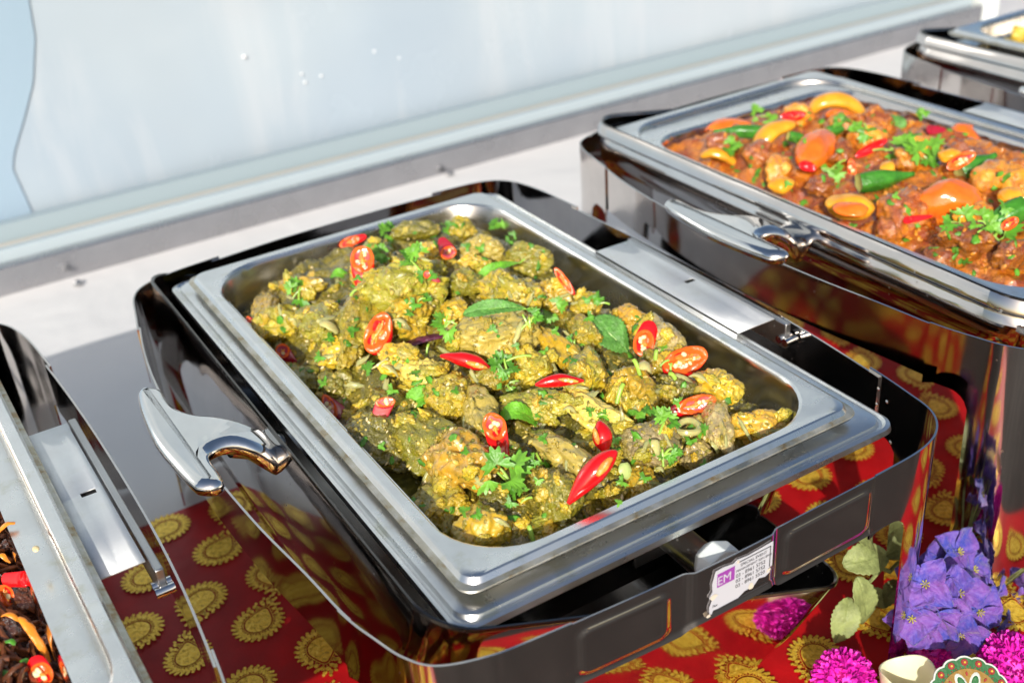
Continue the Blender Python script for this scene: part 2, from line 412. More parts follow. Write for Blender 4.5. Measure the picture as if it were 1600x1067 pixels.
def text_mesh(s, size, mt, name='lettering'):
    cu = bpy.data.curves.new('t', 'FONT'); cu.body = s; cu.size = size; cu.extrude = .00004
    o = bpy.data.objects.new('t', cu); sc.collection.objects.link(o)
    dg = bpy.context.evaluated_depsgraph_get(); me = bpy.data.meshes.new_from_object(o.evaluated_get(dg))
    bpy.data.objects.remove(o); me.name = name; me.materials.clear(); me.materials.append(mt); return me
M['ink'] = mat('black_ink', (.03, .03, .035), .6); M['paper'] = mat('white_label', (.50, .51, .56), .4)
M['violet'] = mat('violet_print', (.28, .05, .33), .4); M['tornp'] = mat('torn_paper', (.62, .55, .45), .8)

def chafer(loc, label, tilt=22.5, detail=True, lid_dx=0.0, lid_dz=0.0, hoff=(0, 0, 0), collar=False, legz=.0045):
    r = bpy.data.objects.new('chafing_dish', None); sc.collection.objects.link(r); r.location = loc
    tag(r, label, 'chafing dish', 'chafing dishes in a row on the table')
    zt = H - .0115
    cs = [(nearest((.046, -.044)), nearest((-.061, .046)), 'fl'), (nearest((.289, -.0475)), nearest((.387, .050)), 'fr'),
          (nearest((.391, .45)), nearest((.29, .583)), 'br'), (nearest((.05, .579)), nearest((-.062, .475)), 'bl')]
    # corner legs : curved sheets with an arch, running down to the table
    for (a, b, nm) in cs:
        if nm == 'fl': a, b = b, a
        if nm == 'bl': a, b = a, b
        i0, i1 = (b, a) if nm == 'fl' else (a, b)
        if nm == 'fl': i0, i1 = nearest((-.061, .046)), nearest((.046, -.044))
        def zb(s, T):
            e = min(s, T - s); band = H - .064; lw = .040; rf = .018
            if e < lw - rf: return band + .004 * smooth01(e / .01)
            if e < lw:
                t = (e - (lw - rf)) / rf; return band + .004 - (1 - math.sqrt(max(0, 1 - t * t))) * .02
            if e < lw + .0015: return band - .016 - (e - lw) / .0015 * (band - .016)
            return legz
        strip_mesh(i0, i1, lambda s, T: zt + .0022, zb, .0016, .0015, 1).build('leg', [M['mirror']], r, sharp=50)
    idx = lambda p: nearest(p)
    # side panels between the legs
    def lower(s, T): return H - .058
    strip_mesh(idx((.387, .036)), idx((.391, .464)), lambda s, T: zt, lower).build('side_panel', [M['mirror']], r, sharp=50)
    strip_mesh(idx((-.062, .487)), idx((-.061, .034)), lambda s, T: zt, lower).build('side_panel', [M['mirror']], r, sharp=50)
    strip_mesh(idx((.30, .582)), idx((.04, .578)), lambda s, T: zt, lower).build('back_panel', [M['mirror']], r, sharp=50)
    # embossed front bar, refined path
    sub = []
    i0, i1 = idx((.035, -.043)), idx((.300, -.0472)); xs = np.linspace(RP[i0][0], RP[i1][0], 130)
    idr = range(i0, i1 + 1); ys = np.interp(xs, [RP[i][0] for i in idr], [RP[i][1] for i in idr])
    def sd_rr(x, z, x0, x1, z0, z1, rad):
        qx = abs(x - (x0 + x1) / 2) - (x1 - x0) / 2 + rad; qz = abs(z - (z0 + z1) / 2) - (z1 - z0) / 2 + rad
        return math.hypot(max(qx, 0), max(qz, 0)) + min(max(qx, qz), 0) - rad
    def dfront(x, z):
        d = .0032 * (smooth01((x - .124) / .008) - smooth01((x - .192) / .008))
        for (a, b) in ((.050, .112), (.208, .284)):
            sd = sd_rr(x, z, a, b, H - .054, H - .020, .006)
            d += .0016 * smooth01(1 - (sd + .0015) / .003)
            d += .0005 * math.exp(-(sd / .0018) ** 2)
        return d
    nzr = 34; V = []; F = []
    for side in (0, 1):
        for x, y in zip(xs, ys):
            bot = H - .0595 + .010 * (smooth01((x - .122) / .010) - smooth01((x - .194) / .010)) * 0.6
            for j in range(nzr):
                if j < 3: z = zt - .0008 * j; curl = -.0014 * (1 - j / 2.0)
                else:
                    z = zt - .0016 + (bot - zt + .0016) * (j - 2) / (nzr - 3); curl = 0
                e = dfront(x, z)
                if z < bot + .004: e += .0016 * (1 - (z - bot) / .004)
                V.append((x, y - .0002 - e - curl * 0 + (.0011 if side else 0) , z))
    nX = len(xs); q = lambda sd, a, j: sd * nX * nzr + a * nzr + j
    for a in range(nX - 1):
        for j in range(nzr - 1):
            F.append((q(0, a, j), q(0, a, j + 1), q(0, a + 1, j + 1), q(0, a + 1, j))); F.append((q(1, a, j), q(1, a + 1, j), q(1, a + 1, j + 1), q(1, a, j + 1)))
        F.append((q(0, a, 0), q(0, a + 1, 0), q(1, a + 1, 0), q(1, a, 0))); F.append((q(0, a, nzr - 1), q(1, a, nzr - 1), q(1, a + 1, nzr - 1), q(0, a + 1, nzr - 1)))
    for a in (0, nX - 1):
        for j in range(nzr - 1): F.append((q(0, a, j), q(1, a, j), q(1, a, j + 1), q(0, a, j + 1)))
    put('front_bar', mesh('front_bar', V, F, M['mirror'], None, True, 50), r)
    # water pan
    wr = (-.013, .350, -.014, .552)
    pr = [(.0035, .014, H - .0205), (.0, .014, H - .0165), (.0008, .014, H - .0125), (.003, .014, H - .0115), (.0046, .014, H - .0135), (.0062, .014, H - .0135), (.0075, .014, H - .0105), (.0095, .014, H - .0095),
          (.026, .02, H - .0098), (.036, .04, H - .0105), (.0385, .04, H - .015), (.040, .05, H - .05), (.046, .05, H - .085), (.06, .04, H - .095)]
    V, F, MI = sweep(wr, pr, 7, True, [0] * 9 + [1] * 5)
    o = put('water_pan', mesh('water_pan', V, F, [M['pan'], M['mirror']], MI, True, 28), r)
    md = o.modifiers.new('t', 'SOLIDIFY'); md.thickness = .0008; md.offset = -1
    # hinge cover plate on the right, with slot
    pm = MB(); x0, x1, y0, y1, z1 = .3385, .3795, .147, .345, H - .0055; sx0, sx1, sy0, sy1 = .364, .3745, .2405, .2465
    xs_ = [x0, sx0, sx1, x1]; ys_ = [y0, sy0, sy1, y1]
    G = [(x, y, z1) for y in ys_ for x in xs_]; Fg = []
    for j in range(3):
        for i in range(3):
            if i == 1 and j == 1: continue
            Fg.append((j * 4 + i, j * 4 + i + 1, (j + 1) * 4 + i + 1, (j + 1) * 4 + i))
    pm.add(G, Fg); b_ = len(pm.V)
    pm.add([(x0, y0, z1), (x0, y1, z1), (x0, y1, z1 - .006), (x0, y0, z1 - .006)], [(0, 1, 2, 3)])
    o = pm.build('cover_plate', [M['plate']], r, sharp=30); md = o.modifiers.new('t', 'SOLIDIFY'); md.thickness = .0012; md.offset = -1
    MB().box(.360, .379, .236, .252, H - .0095, H - .0085).build('slot_shade', [M['black']], r)  # black strip painting the darkness inside the slot
    bevel(MB().box(.3815, .3872, .135, .352, H - .030, H - .0072).build('bracket', [M['dull']], r), .001)
    for yb in (.132, .139):
        cyl((.378, yb, H - .022), (.3905, yb, H - .022), .0035, 12).build('bolt', [M['chrome']], r)
    # lid: deep tilted bowl hanging under the pans
    T = math.radians(tilt); c, s = math.cos(T), math.sin(T)
    Lw = .375; rim = (0, Lw, -.016, .577)
    lp = [(.0016, .032, -.004), (.0, .032, -.0022), (.0, .032, .0), (.0010, .032, .0007), (.0022, .032, -.0002), (.0022, .032, -.003), (.005, .034, -.020), (.010, .04, -.050), (.018, .045, -.080), (.027, .05, -.097), (.045, .05, -.109), (.10, .05, -.113)]
    if collar: lp = [(.0016, .045, -.003), (.0, .045, -.0018), (.0, .045, .0), (.0006, .045, .0006), (.0012, .045, .0), (-.0008, .045, -.006), (-.0012, .045, -.0125), (.0014, .045, -.0140), (.0030, .045, -.0150), (.0030, .045, -.019), (.0010, .045, -.024), (.0020, .045, -.034), (.0045, .045, -.044), (.0075, .045, -.047), (.0080, .045, -.049), (.013, .047, -.072), (.032, .05, -.086), (.06, .05, -.092), (.10, .05, -.094)]
    V, F, MI = sweep(rim, lp, 9, True)
    ox, oz = -.027 + lid_dx, H - .001 + lid_dz
    def L2(v): return (ox + v[0] * c + v[2] * s, v[1], oz - v[0] * s + v[2] * c)
    lid = put('lid', mesh('lid', [L2(v) for v in V], F, [M['lid_in']], MI, True, 35), r)
    lid.data.materials.append(M['mirror']); md = lid.modifiers.new('t', 'SOLIDIFY'); md.thickness = .0010; md.offset = -1; md.material_offset = 1; md.material_offset_rim = 0
    hd = put('handle', HME, lid, hoff)
    cl = MB().tube([(-.054, .262, H - .0165), (-.044, .262, H - .021), (-.034, .262, H - .026), (-.026, .262, H - .030), (-.018, .262, H - .033)], [.0100, .0108, .0112, .0125, .0145], 32, 0, True, .85).build('handle_collar', [M['chrome']], lid, hoff)
    # pivot spindle with white knob
    sp = cyl((.165, .030, H - .042), (.165, -.026, H - .042), .0115, 24).build('pivot_spindle', [M['dull']], r)
    kn = MB()
    kn.tube([(.165, -.024, H - .038), (.165, -.0305, H - .0355), (.165, -.041, H - .0345)], [.012, .0165, .0155], 8, 0)
    bevel(kn.build('knob', [M['white_plastic']], sp, sharp=30), .001)
    bevel(MB().box(.144, .176, .0262, .0282, H - .070, H - .018).build('pivot_plate', [M['dull']], r), .001)
    cyl((.152, .027, H - .052), (.152, .022, H - .052), .0025, 10).build('bolt', [M['chrome']], r)
    if detail:
        for (pt, dz) in (((.3885, .040), .008), ((.3872, .025), .014), ((.3885, .040), .032), ((.3872, .020), .046), ((.387, .036), .022)):
            i = nearest(pt); p = RP[i] - RN[i] * .0006
            MB().tube([(p[0], p[1], 0), (p[0] - RN[i][0] * .0009, p[1] - RN[i][1] * .0009, 0)], [.0016, .0008], 8).build('rivet', [M['chrome']], r, (0, 0, H - .014 - dz))
        # peeling label on the front bar
        y0 = -.0533
        out = [(.1455, -.0175), (.152, -.0172), (.160, -.0185), (.163, -.0168), (.172, -.0178), (.1925, -.0165), (.1928, -.036), (.1895, -.0375), (.1915, -.041), (.187, -.043), (.182, -.0415), (.178, -.0455), (.170, -.0462), (.165, -.0490), (.152, -.0497), (.1445, -.0485), (.1432, -.0512), (.1415, -.0505), (.1412, -.045), (.1432, -.040), (.141, -.037), (.1435, -.033), (.1430, -.027)]
        n = len(out); V = [(x, y0, z + H + .001) for x, z in out] + [(x, y0 + .0002, z + H + .001) for x, z in out]
        F = [tuple(range(n)), tuple(range(2 * n - 1, n - 1, -1))] + [(i, i + n, (i + 1) % n + n, (i + 1) % n) for i in range(n)]
        st = put('sticker', mesh('sticker', V, F, M['paper'], None, False), r)
        for (tx, zz, sz, xx) in (('SPECIAL EVENT', -.0235, .0032, .1655), ('MANAGEMENT SDN BHD', -.0268, .0026, .1620), ('03 - 8961 5752', -.0311, .0040, .1620), ('03 - 8961 5752', -.0353, .0040, .1620), ('03 - 8961 5520', -.0395, .0040, .1620), ('Fax', -.0460, .0030, .1435)):
            o = put('lettering', text_mesh(tx, sz, M['ink']), st, (xx, y0 - .0002, H + zz + .001)); o.rotation_euler = (math.pi / 2, 0, 0)
        MB().box(.1468, .1608, y0 - .0003, y0 - .0001, H - .0302, H - .0195).build('logo', [M['violet']], st, smooth=False)
        o = put('logo_lettering', text_mesh('EM', .0098, M['paper']), st, (.1466, y0 - .0004, H - .0286)); o.rotation_euler = (math.pi / 2, 0, 0); o.scale = (.93, 1, 1)
        MB().box(.1445, .1900, y0 - .0003, y0 - .0001, H - .0485, H - .0479).box(.1900, .1906, y0 - .0003, y0 - .0001, H - .0350, H - .0180).box(.164, .1906, y0 - .0003, y0 - .0001, H - .0186, H - .0180).build('border_line', [M['ink']], st, smooth=False)
        for (x, z, a) in ((.1445, -.036, .003), (.175, -.0435, .003), (.1405, -.050, .002), (.1895, -.0375, .002), (.1635, -.0175, .0015)):
            V = [(x + a * random.uniform(.6, 1.2) * math.cos(t), y0 - .0004, H + z + a * .9 * random.uniform(.6, 1.2) * math.sin(t)) for t in np.linspace(0, 6.0, 8)]
            put('torn_patch', mesh('torn_patch', V, [tuple(range(8))], M['tornp'], None, False), st)
    return r
chafer((0, 0, TZ), 'chafing dish in the middle holding the olive green chicken curry', 22.5)
chafer((.508, 0, TZ + .022), 'chafing dish right of the middle one, holding the orange red tomato and okra dish', 9, False, .010, .012, (.008, 0, -.006), True, -.0175)
chafer((-.523, 0, TZ), 'chafing dish at the near left corner, holding the dark brown noodles', 22.5, False).rotation_euler = (0, 0, math.radians(1.2))
chafer((1.030, 0, TZ + .022), 'farthest chafing dish at the top right corner with yellow food', 9, False, .010, .012, (.008, 0, -.006), True, -.0175)
food_pan((0, 0, Z0), 'steel food pan full of olive green chicken curry')
fp = food_pan((.514, 0, Z0 + .012), 'steel food pan full of orange red tomato, okra and chilli'); fp.scale = (1.05, 1.07, 1); fp.rotation_euler = (0, 0, math.radians(1.2))
food_pan((-.4975, 0, Z0), 'steel food pan with dark brown noodles and carrot').rotation_euler = (0, 0, math.radians(1.2))
food_pan((1.046, 0, Z0 + .030), 'steel food pan holding yellow food at the far right').scale = (1.05, 1.02, 1)
# ------------------------------------------------------------------ food
def foodmat(name, a, b, dark, pale, rough=.38, coat_t=.5, grain=620, bs=1.0):
    """wet cooked food: two flesh colours, dark sauce, pale ground paste grains"""
    mt = mat(name, a, rough); N = NT(mt)
    rnd = N.rnd()
    base = N.mix(N.ramp(N.noise(40, 5, .62, .5), [(coat_t - .08, 0), (coat_t + .09, 1)]), a, b)
    base = N.mix(N.math('MULTIPLY', N.ramp(N.noise(90, 5, .7, .4), [(.52, 0), (.70, 1)]), .30 + .45 * bs), base, dark)
    v = N.vor(grain)
    sp = N.math('MULTIPLY', N.ramp(v, [(.10, 1), (.22, 0)]), N.ramp(N.noise(85, 3), [(.46, 0), (.56, 1)]))
    base = N.mix(N.math('MULTIPLY', sp, .35 + .4 * bs), base, pale)
    hs = N.n('ShaderNodeHueSaturation'); hs.inputs['Hue'].default_value = .5
    N.l(N.math('ADD', N.math('MULTIPLY', rnd, .55), .66), hs.inputs['Value']); N.l(base, hs.inputs['Color'])
    N.l(hs.outputs[0], N.b.inputs['Base Color'])
    N.l(N.ramp(N.noise(120, 4, .6), [(.38, rough * .35), (.66, rough * 1.35)]), N.b.inputs['Roughness'])
    n1 = N.bump(N.noise(110, 5, .65, .5), .0030 * (.5 + .5 * bs), .8)
    n2 = N.bump(N.noise(420, 4, .7), .0006 * bs, .7, n1)
    n3 = N.bump(N.ramp(v, [(.0, 1), (.45, 0)]), .0006 * bs, .9, n2)
    N.l(n3, N.b.inputs['Normal']); N.l(N.bump(N.noise(300, 2), .0004, .7, n1), N.b.inputs['Coat Normal'])
    N.b.inputs['Specular IOR Level'].default_value = .6; N.b.inputs['Subsurface Weight'].default_value = .07; N.b.inputs['Subsurface Radius'].default_value = (1, .6, .2); N.b.inputs['Subsurface Scale'].default_value = .004; N.b.inputs['Coat Weight'].default_value = 1.0; N.b.inputs['Coat Roughness'].default_value = .07
    return mt
M['golden'] = foodmat('golden_chicken', (.64, .39, .020), (.46, .34, .026), (.20, .155, .018), (.82, .68, .26), .34, .52, bs=.3)
M['yellow'] = foodmat('yellow_chicken', (.74, .56, .11), (.62, .47, .07), (.42, .32, .05), (.74, .60, .28), .42, .56, bs=.3)
M['olive'] = foodmat('olive_paste_chicken', (.31, .285, .022), (.50, .40, .025), (.085, .075, .010), (.58, .48, .17), .34, .55)
M['mixed'] = foodmat('half_coated_chicken', (.34, .30, .024), (.64, .43, .022), (.10, .085, .012), (.62, .50, .18), .32, .50)
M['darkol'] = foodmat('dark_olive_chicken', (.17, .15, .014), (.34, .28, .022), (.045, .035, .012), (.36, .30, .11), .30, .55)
M['brown'] = foodmat('brown_skin_chicken', (.74, .40, .03), (.58, .36, .04), (.30, .19, .04), (.60, .42, .16), .28, .50, bs=.3)
M['pinkish'] = foodmat('bone_end_chicken', (.52, .40, .17), (.46, .36, .07), (.20, .12, .08), (.62, .50, .28), .36, .52)
M['paste'] = foodmat('curry_paste', (.15, .13, .014), (.30, .235, .02), (.035, .032, .006), (.58, .48, .18), .30, .50, 330)
M['redmeat'] = foodmat('red_spiced_chicken', (.30, .065, .012), (.56, .18, .014), (.06, .02, .01), (.70, .32, .03), .30, .50)
M['orangemeat'] = foodmat('orange_spiced_chicken', (.85, .34, .015), (.60, .15, .012), (.16, .04, .01), (.85, .45, .05), .30, .52)
M['redsauce'] = foodmat('red_sauce', (.27, .05, .006), (.50, .16, .010), (.06, .012, .004), (.80, .45, .04), .2, .5, 300)
M['beef'] = foodmat('dark_brown_noodle_sauce', (.085, .022, .010), (.16, .05, .018), (.03, .009, .005), (.28, .12, .05), .28, .5)
M['yel2'] = foodmat('bright_yellow_food', (.80, .52, .03), (.75, .60, .10), (.50, .25, .02), (.85, .75, .3), .35)
def simple(name, col, rough, var=.12, bumpd=.0006, sc_=200, **kw):
    mt = mat(name, col, rough, 0, **kw); N = NT(mt)
    c = N.mix(N.ramp(N.noise(sc_ * .4, 4), [(.3, 0), (.7, 1)]), tuple(v * (1 - var) for v in col), tuple(min(1, v * (1 + var)) for v in col))
    N.l(c, N.b.inputs['Base Color']); N.l(N.bump(N.noise(sc_, 3), bumpd), N.b.inputs['Normal']); return mt
M['chili'] = simple('chilli_skin', (.62, .006, .008), .13, .25, .0003, 160, Coat_Weight=.5)
M['chilid'] = simple('dark_chilli_skin', (.34, .006, .022), .15, .3, .0003, 160, Coat_Weight=.5)
M['flesh'] = simple('chilli_flesh', (.80, .12, .015), .25, .2, .0006, 300)
M['core'] = simple('chilli_core', (.86, .27, .04), .28, .5, .0015, 300)
M['seed'] = simple('chilli_seed', (.82, .66, .36), .4, .1, .0002)
M['cil'] = simple('cilantro_leaf', (.085, .26, .018), .42, .45, .0008, 260)
M['cil2'] = simple('light_cilantro_leaf', (.135, .34, .028), .42, .4, .0008, 260)
M['stem'] = simple('cilantro_stem', (.30, .50, .06), .35, .25, .0003)
M['mint'] = simple('mint_leaf', (.10, .27, .045), .45, .3, .0012, 420)
M['mintl'] = simple('bright_mint_leaf', (.14, .40, .02), .45, .3, .0012, 420)
M['onion'] = simple('cooked_onion', (.50, .42, .16), .22, .2, .0005, 150, Subsurface_Weight=.3)
M['shallot'] = simple('purple_shallot_skin', (.10, .018, .045), .25, .5, .001, 200)
M['celery'] = simple('pale_leaf', (.45, .56, .18), .4, .2)
M['tomato'] = simple('cooked_tomato', (.80, .16, .012), .14, .25, .0006, 120, Coat_Weight=.4)
M['tomatoy'] = simple('yellowing_tomato', (.82, .34, .02), .18, .3, .0006, 120, Coat_Weight=.3)
M['okra'] = simple('okra_skin', (.045, .20, .018), .25, .35, .0008, 240)
M['okracut'] = simple('okra_cut', (.50, .50, .15), .4, .2, .0012, 350)
M['carrot'] = simple('carrot_strip', (.82, .26, .02), .3, .2)
M['greenon'] = simple('spring_onion', (.07, .26, .02), .3, .3)
M['noodle'] = simple('brown_noodle', (.15, .045, .015), .25, .4, .0006)
M['oil'] = mat('curry_oil', (.10, .095, .012), .06, 0, Specular_IOR_Level=.6)
N = NT(M['oil']); N.l(N.mix(N.ramp(N.noise(70, 5, .7, .5), [(.45, 0), (.65, 1)]), (.075, .07, .012), (.20, .17, .03)), N.b.inputs['Base Color'])
N.l(N.bump(N.noise(60, 3), .0012), N.b.inputs['Normal'])

def ico(sub):
    import bmesh
    bm = bmesh.new(); bmesh.ops.create_icosphere(bm, subdivisions=sub, radius=1)
    V = np.array([v.co[:] for v in bm.verts]); F = np.array([[v.index for v in f.verts] for f in bm.faces]); bm.free(); return V, F
ICO = {k: ico(k) for k in (2, 3, 4, 5, 6)}
def chunk_verts(sub, seed, facets=5, rag=.5, smooth=False):
    rs = np.random.default_rng(seed); V = ICO[sub][0].copy(); off = rs.uniform(-50, 50, 3)
    if smooth: return V * (1 + .22 * noise(V * .9 + off) + .05 * noise(V * 2.6 + off) + .012 * noise(V * 9 + off))[:, None]
    P = V * (1 + .42 * fbm(V * 1.15 + off, 2))[:, None]
    for k in range(facets):
        n = rs.normal(size=3); n /= np.linalg.norm(n); d = rs.uniform(.52, .86)
        t = P @ n - d; P -= np.where(t > 0, t * .82, 0)[:, None] * n
    nn = P / (np.linalg.norm(P, axis=1)[:, None] + 1e-9)
    r1 = 1 - np.abs(noise(P * 2.3 + off)) * 2           # folds and creases
    P = P + nn * (.15 * r1 - .06)[:, None]; r2 = 1 - np.abs(noise(P * 4.7 + off + 9)) * 2
    P = P + nn * (.06 * rag * r2)[:, None]
    st = rs.normal(size=3); st /= np.linalg.norm(st)
    Q = P - .8 * (P @ st)[:, None] * st                  # stringy meat fibres run along st
    P = P + nn * (.055 * rag * fbm(Q * 7 + off, 3))[:, None]
    P = P + nn * (.035 * rag * fbm(P * 11 + off, 2) + .008 * rag * noise(P * 24 + off))[:, None]
    return P
def blob(name, P, F, mt, parent, loc):
    return put(name, mesh(name, P, F, mt), parent, loc)
def basis(px1, py1, px2, py2, pos):
    """right-handed frame at pos: a = direction of the pixel segment laid on the horizontal plane"""
    A = unp(px1, py1, z=pos[2] - Z0); B = unp(px2, py2, z=pos[2] - Z0); a = B - A; L = np.linalg.norm(a)
    a = a / (L + 1e-9); n = np.array([0, 0, 1.]); b = np.cross(n, a); return a, b, n, L
def sh(y): return y + max(0, 250 - y) * .20     # keeps the garnish of the right pan inside its rim
def surf(px, py, hf):
    z = 0.0
    for _ in range(12):
        p = unp(px, py, z=z); z = .5 * z + .5 * hf(p[0], p[1])
    return unp(px, py, z=z)
def h1(x, y):      # top of the curry heap, relative to the rim
    ex = min(x, (.325 - x) * 1.7); ey = min(y, (.53 - y) * (1 + 1.6 * smooth01((x - .06) / .06)))
    e = smooth01((min(ex, ey) - .012) / .065)
    z = -.031 + .029 * e + .020 * math.exp(-((x - .16) / .11) ** 2 - ((y - .37) / .18) ** 2)
    z -= .012 * math.exp(-((x - .06) / .045) ** 2 - ((y - .17) / .06) ** 2)
    return z
def pile(name, rect, hf, base, mt, loc, label, lump=.012, nx=190, ny=290, seed=3.0, kind='stuff', drop=.017, level=-.036):
    x0, x1, y0, y1 = rect; X, Y = np.meshgrid(np.linspace(x0, x1, nx), np.linspace(y0, y1, ny)); X = X.ravel(); Y = Y.ravel()
    Z = np.array([hf(a, b) for a, b in zip(X, Y)]) - drop
    P = np.stack([X * 28, Y * 28, X * 0 + seed], 1)
    Z = Z + lump * (1 - 2.2 * np.abs(noise(P))) * .6 + lump * .35 * fbm(P * 2.7, 3)
    Z = np.maximum(Z, base)
    V = np.stack([X - loc[0], Y - loc[1], Z + Z0 - loc[2]], 1)
    F = [(j * nx + i, j * nx + i + 1, (j + 1) * nx + i + 1, (j + 1) * nx + i) for j in range(ny - 1) for i in range(nx - 1)]
    return tag(put(name, mesh(name, V, F, mt), None, loc), label, 'curry', kind=kind)
pile('curry_paste', (.0205, .3045, .0205, .5095), h1, -.058, M['paste'], (.16, .26, Z0 - .05), 'olive green curry paste heaped under the chicken pieces in the middle pan')
def pool(name, rect, z, mt, loc, label):
    x0, x1, y0, y1 = rect
    P = rr(x0, x1, y0, y1, .04, 8); V = [(a - loc[0], b - loc[1], z + Z0 - loc[2]) for a, b in P]
    V += [(a - loc[0], b - loc[1], z + Z0 - loc[2] - .02) for a, b in P]; n = len(P)
    return tag(put(name, mesh(name, V, [tuple(range(n)), tuple(range(2 * n - 1, n - 1, -1))] + [(i, i + n, (i + 1) % n + n, (i + 1) % n) for i in range(n)], mt, None, False), None, loc), label, 'sauce', kind='stuff')
pool('curry_oil', (.0225, .3025, .0225, .5075), -.0345, M['oil'], (.16, .26, Z0 - .05), 'dark green oily gravy pooled around the chicken in the middle pan')

def piece(name, x1, y1, x2, y2, wpx, mt, label, cat='chicken piece', hf=h1, seed=0, sub=5, lift=.0, thick=.75, facets=5, rag=1.0, tilt=None, group=None, ext=1.08, dx=0, dy=0):
    if hf.__name__ == 'h2': y1, y2 = sh(y1), sh(y2)
    cx_, cy_ = (x1 + x2) / 2 + dx, (y1 + y2) / 2 + dy
    pos = surf(cx_, cy_, hf); pos = unp(cx_, cy_, z=pos[2] - Z0 + lift)
    a, b, n, L = basis(x1, y1, x2, y2, pos); dd = depth(pos)
    rx = max(L / 2, dd / FPX * 8) * ext; ry = wpx / 2 * dd / FPX * 1.12; rz = min(rx, ry) * thick
    rs = np.random.default_rng(seed + 100)
    P = chunk_verts(sub, seed, facets, rag, facets == 0)
    sc3 = np.array([rx, ry, rz]); 
    Rl = np.array(Matrix.Rotation(rs.uniform(-.3, .3), 3, 'X') @ Matrix.Rotation(rs.uniform(-.25, .25), 3, 'Y')) if tilt is None else np.array(Matrix.Rotation(tilt, 3, 'X'))
    Q = (P * sc3) @ Rl.T; Q = Q[:, :1] * a + Q[:, 1:2] * b + Q[:, 2:] * n
    o = blob(name, Q, ICO[sub][1], mt, None, pos - np.array([0, 0, rz * .25]))
    return tag(o, label, cat, group)
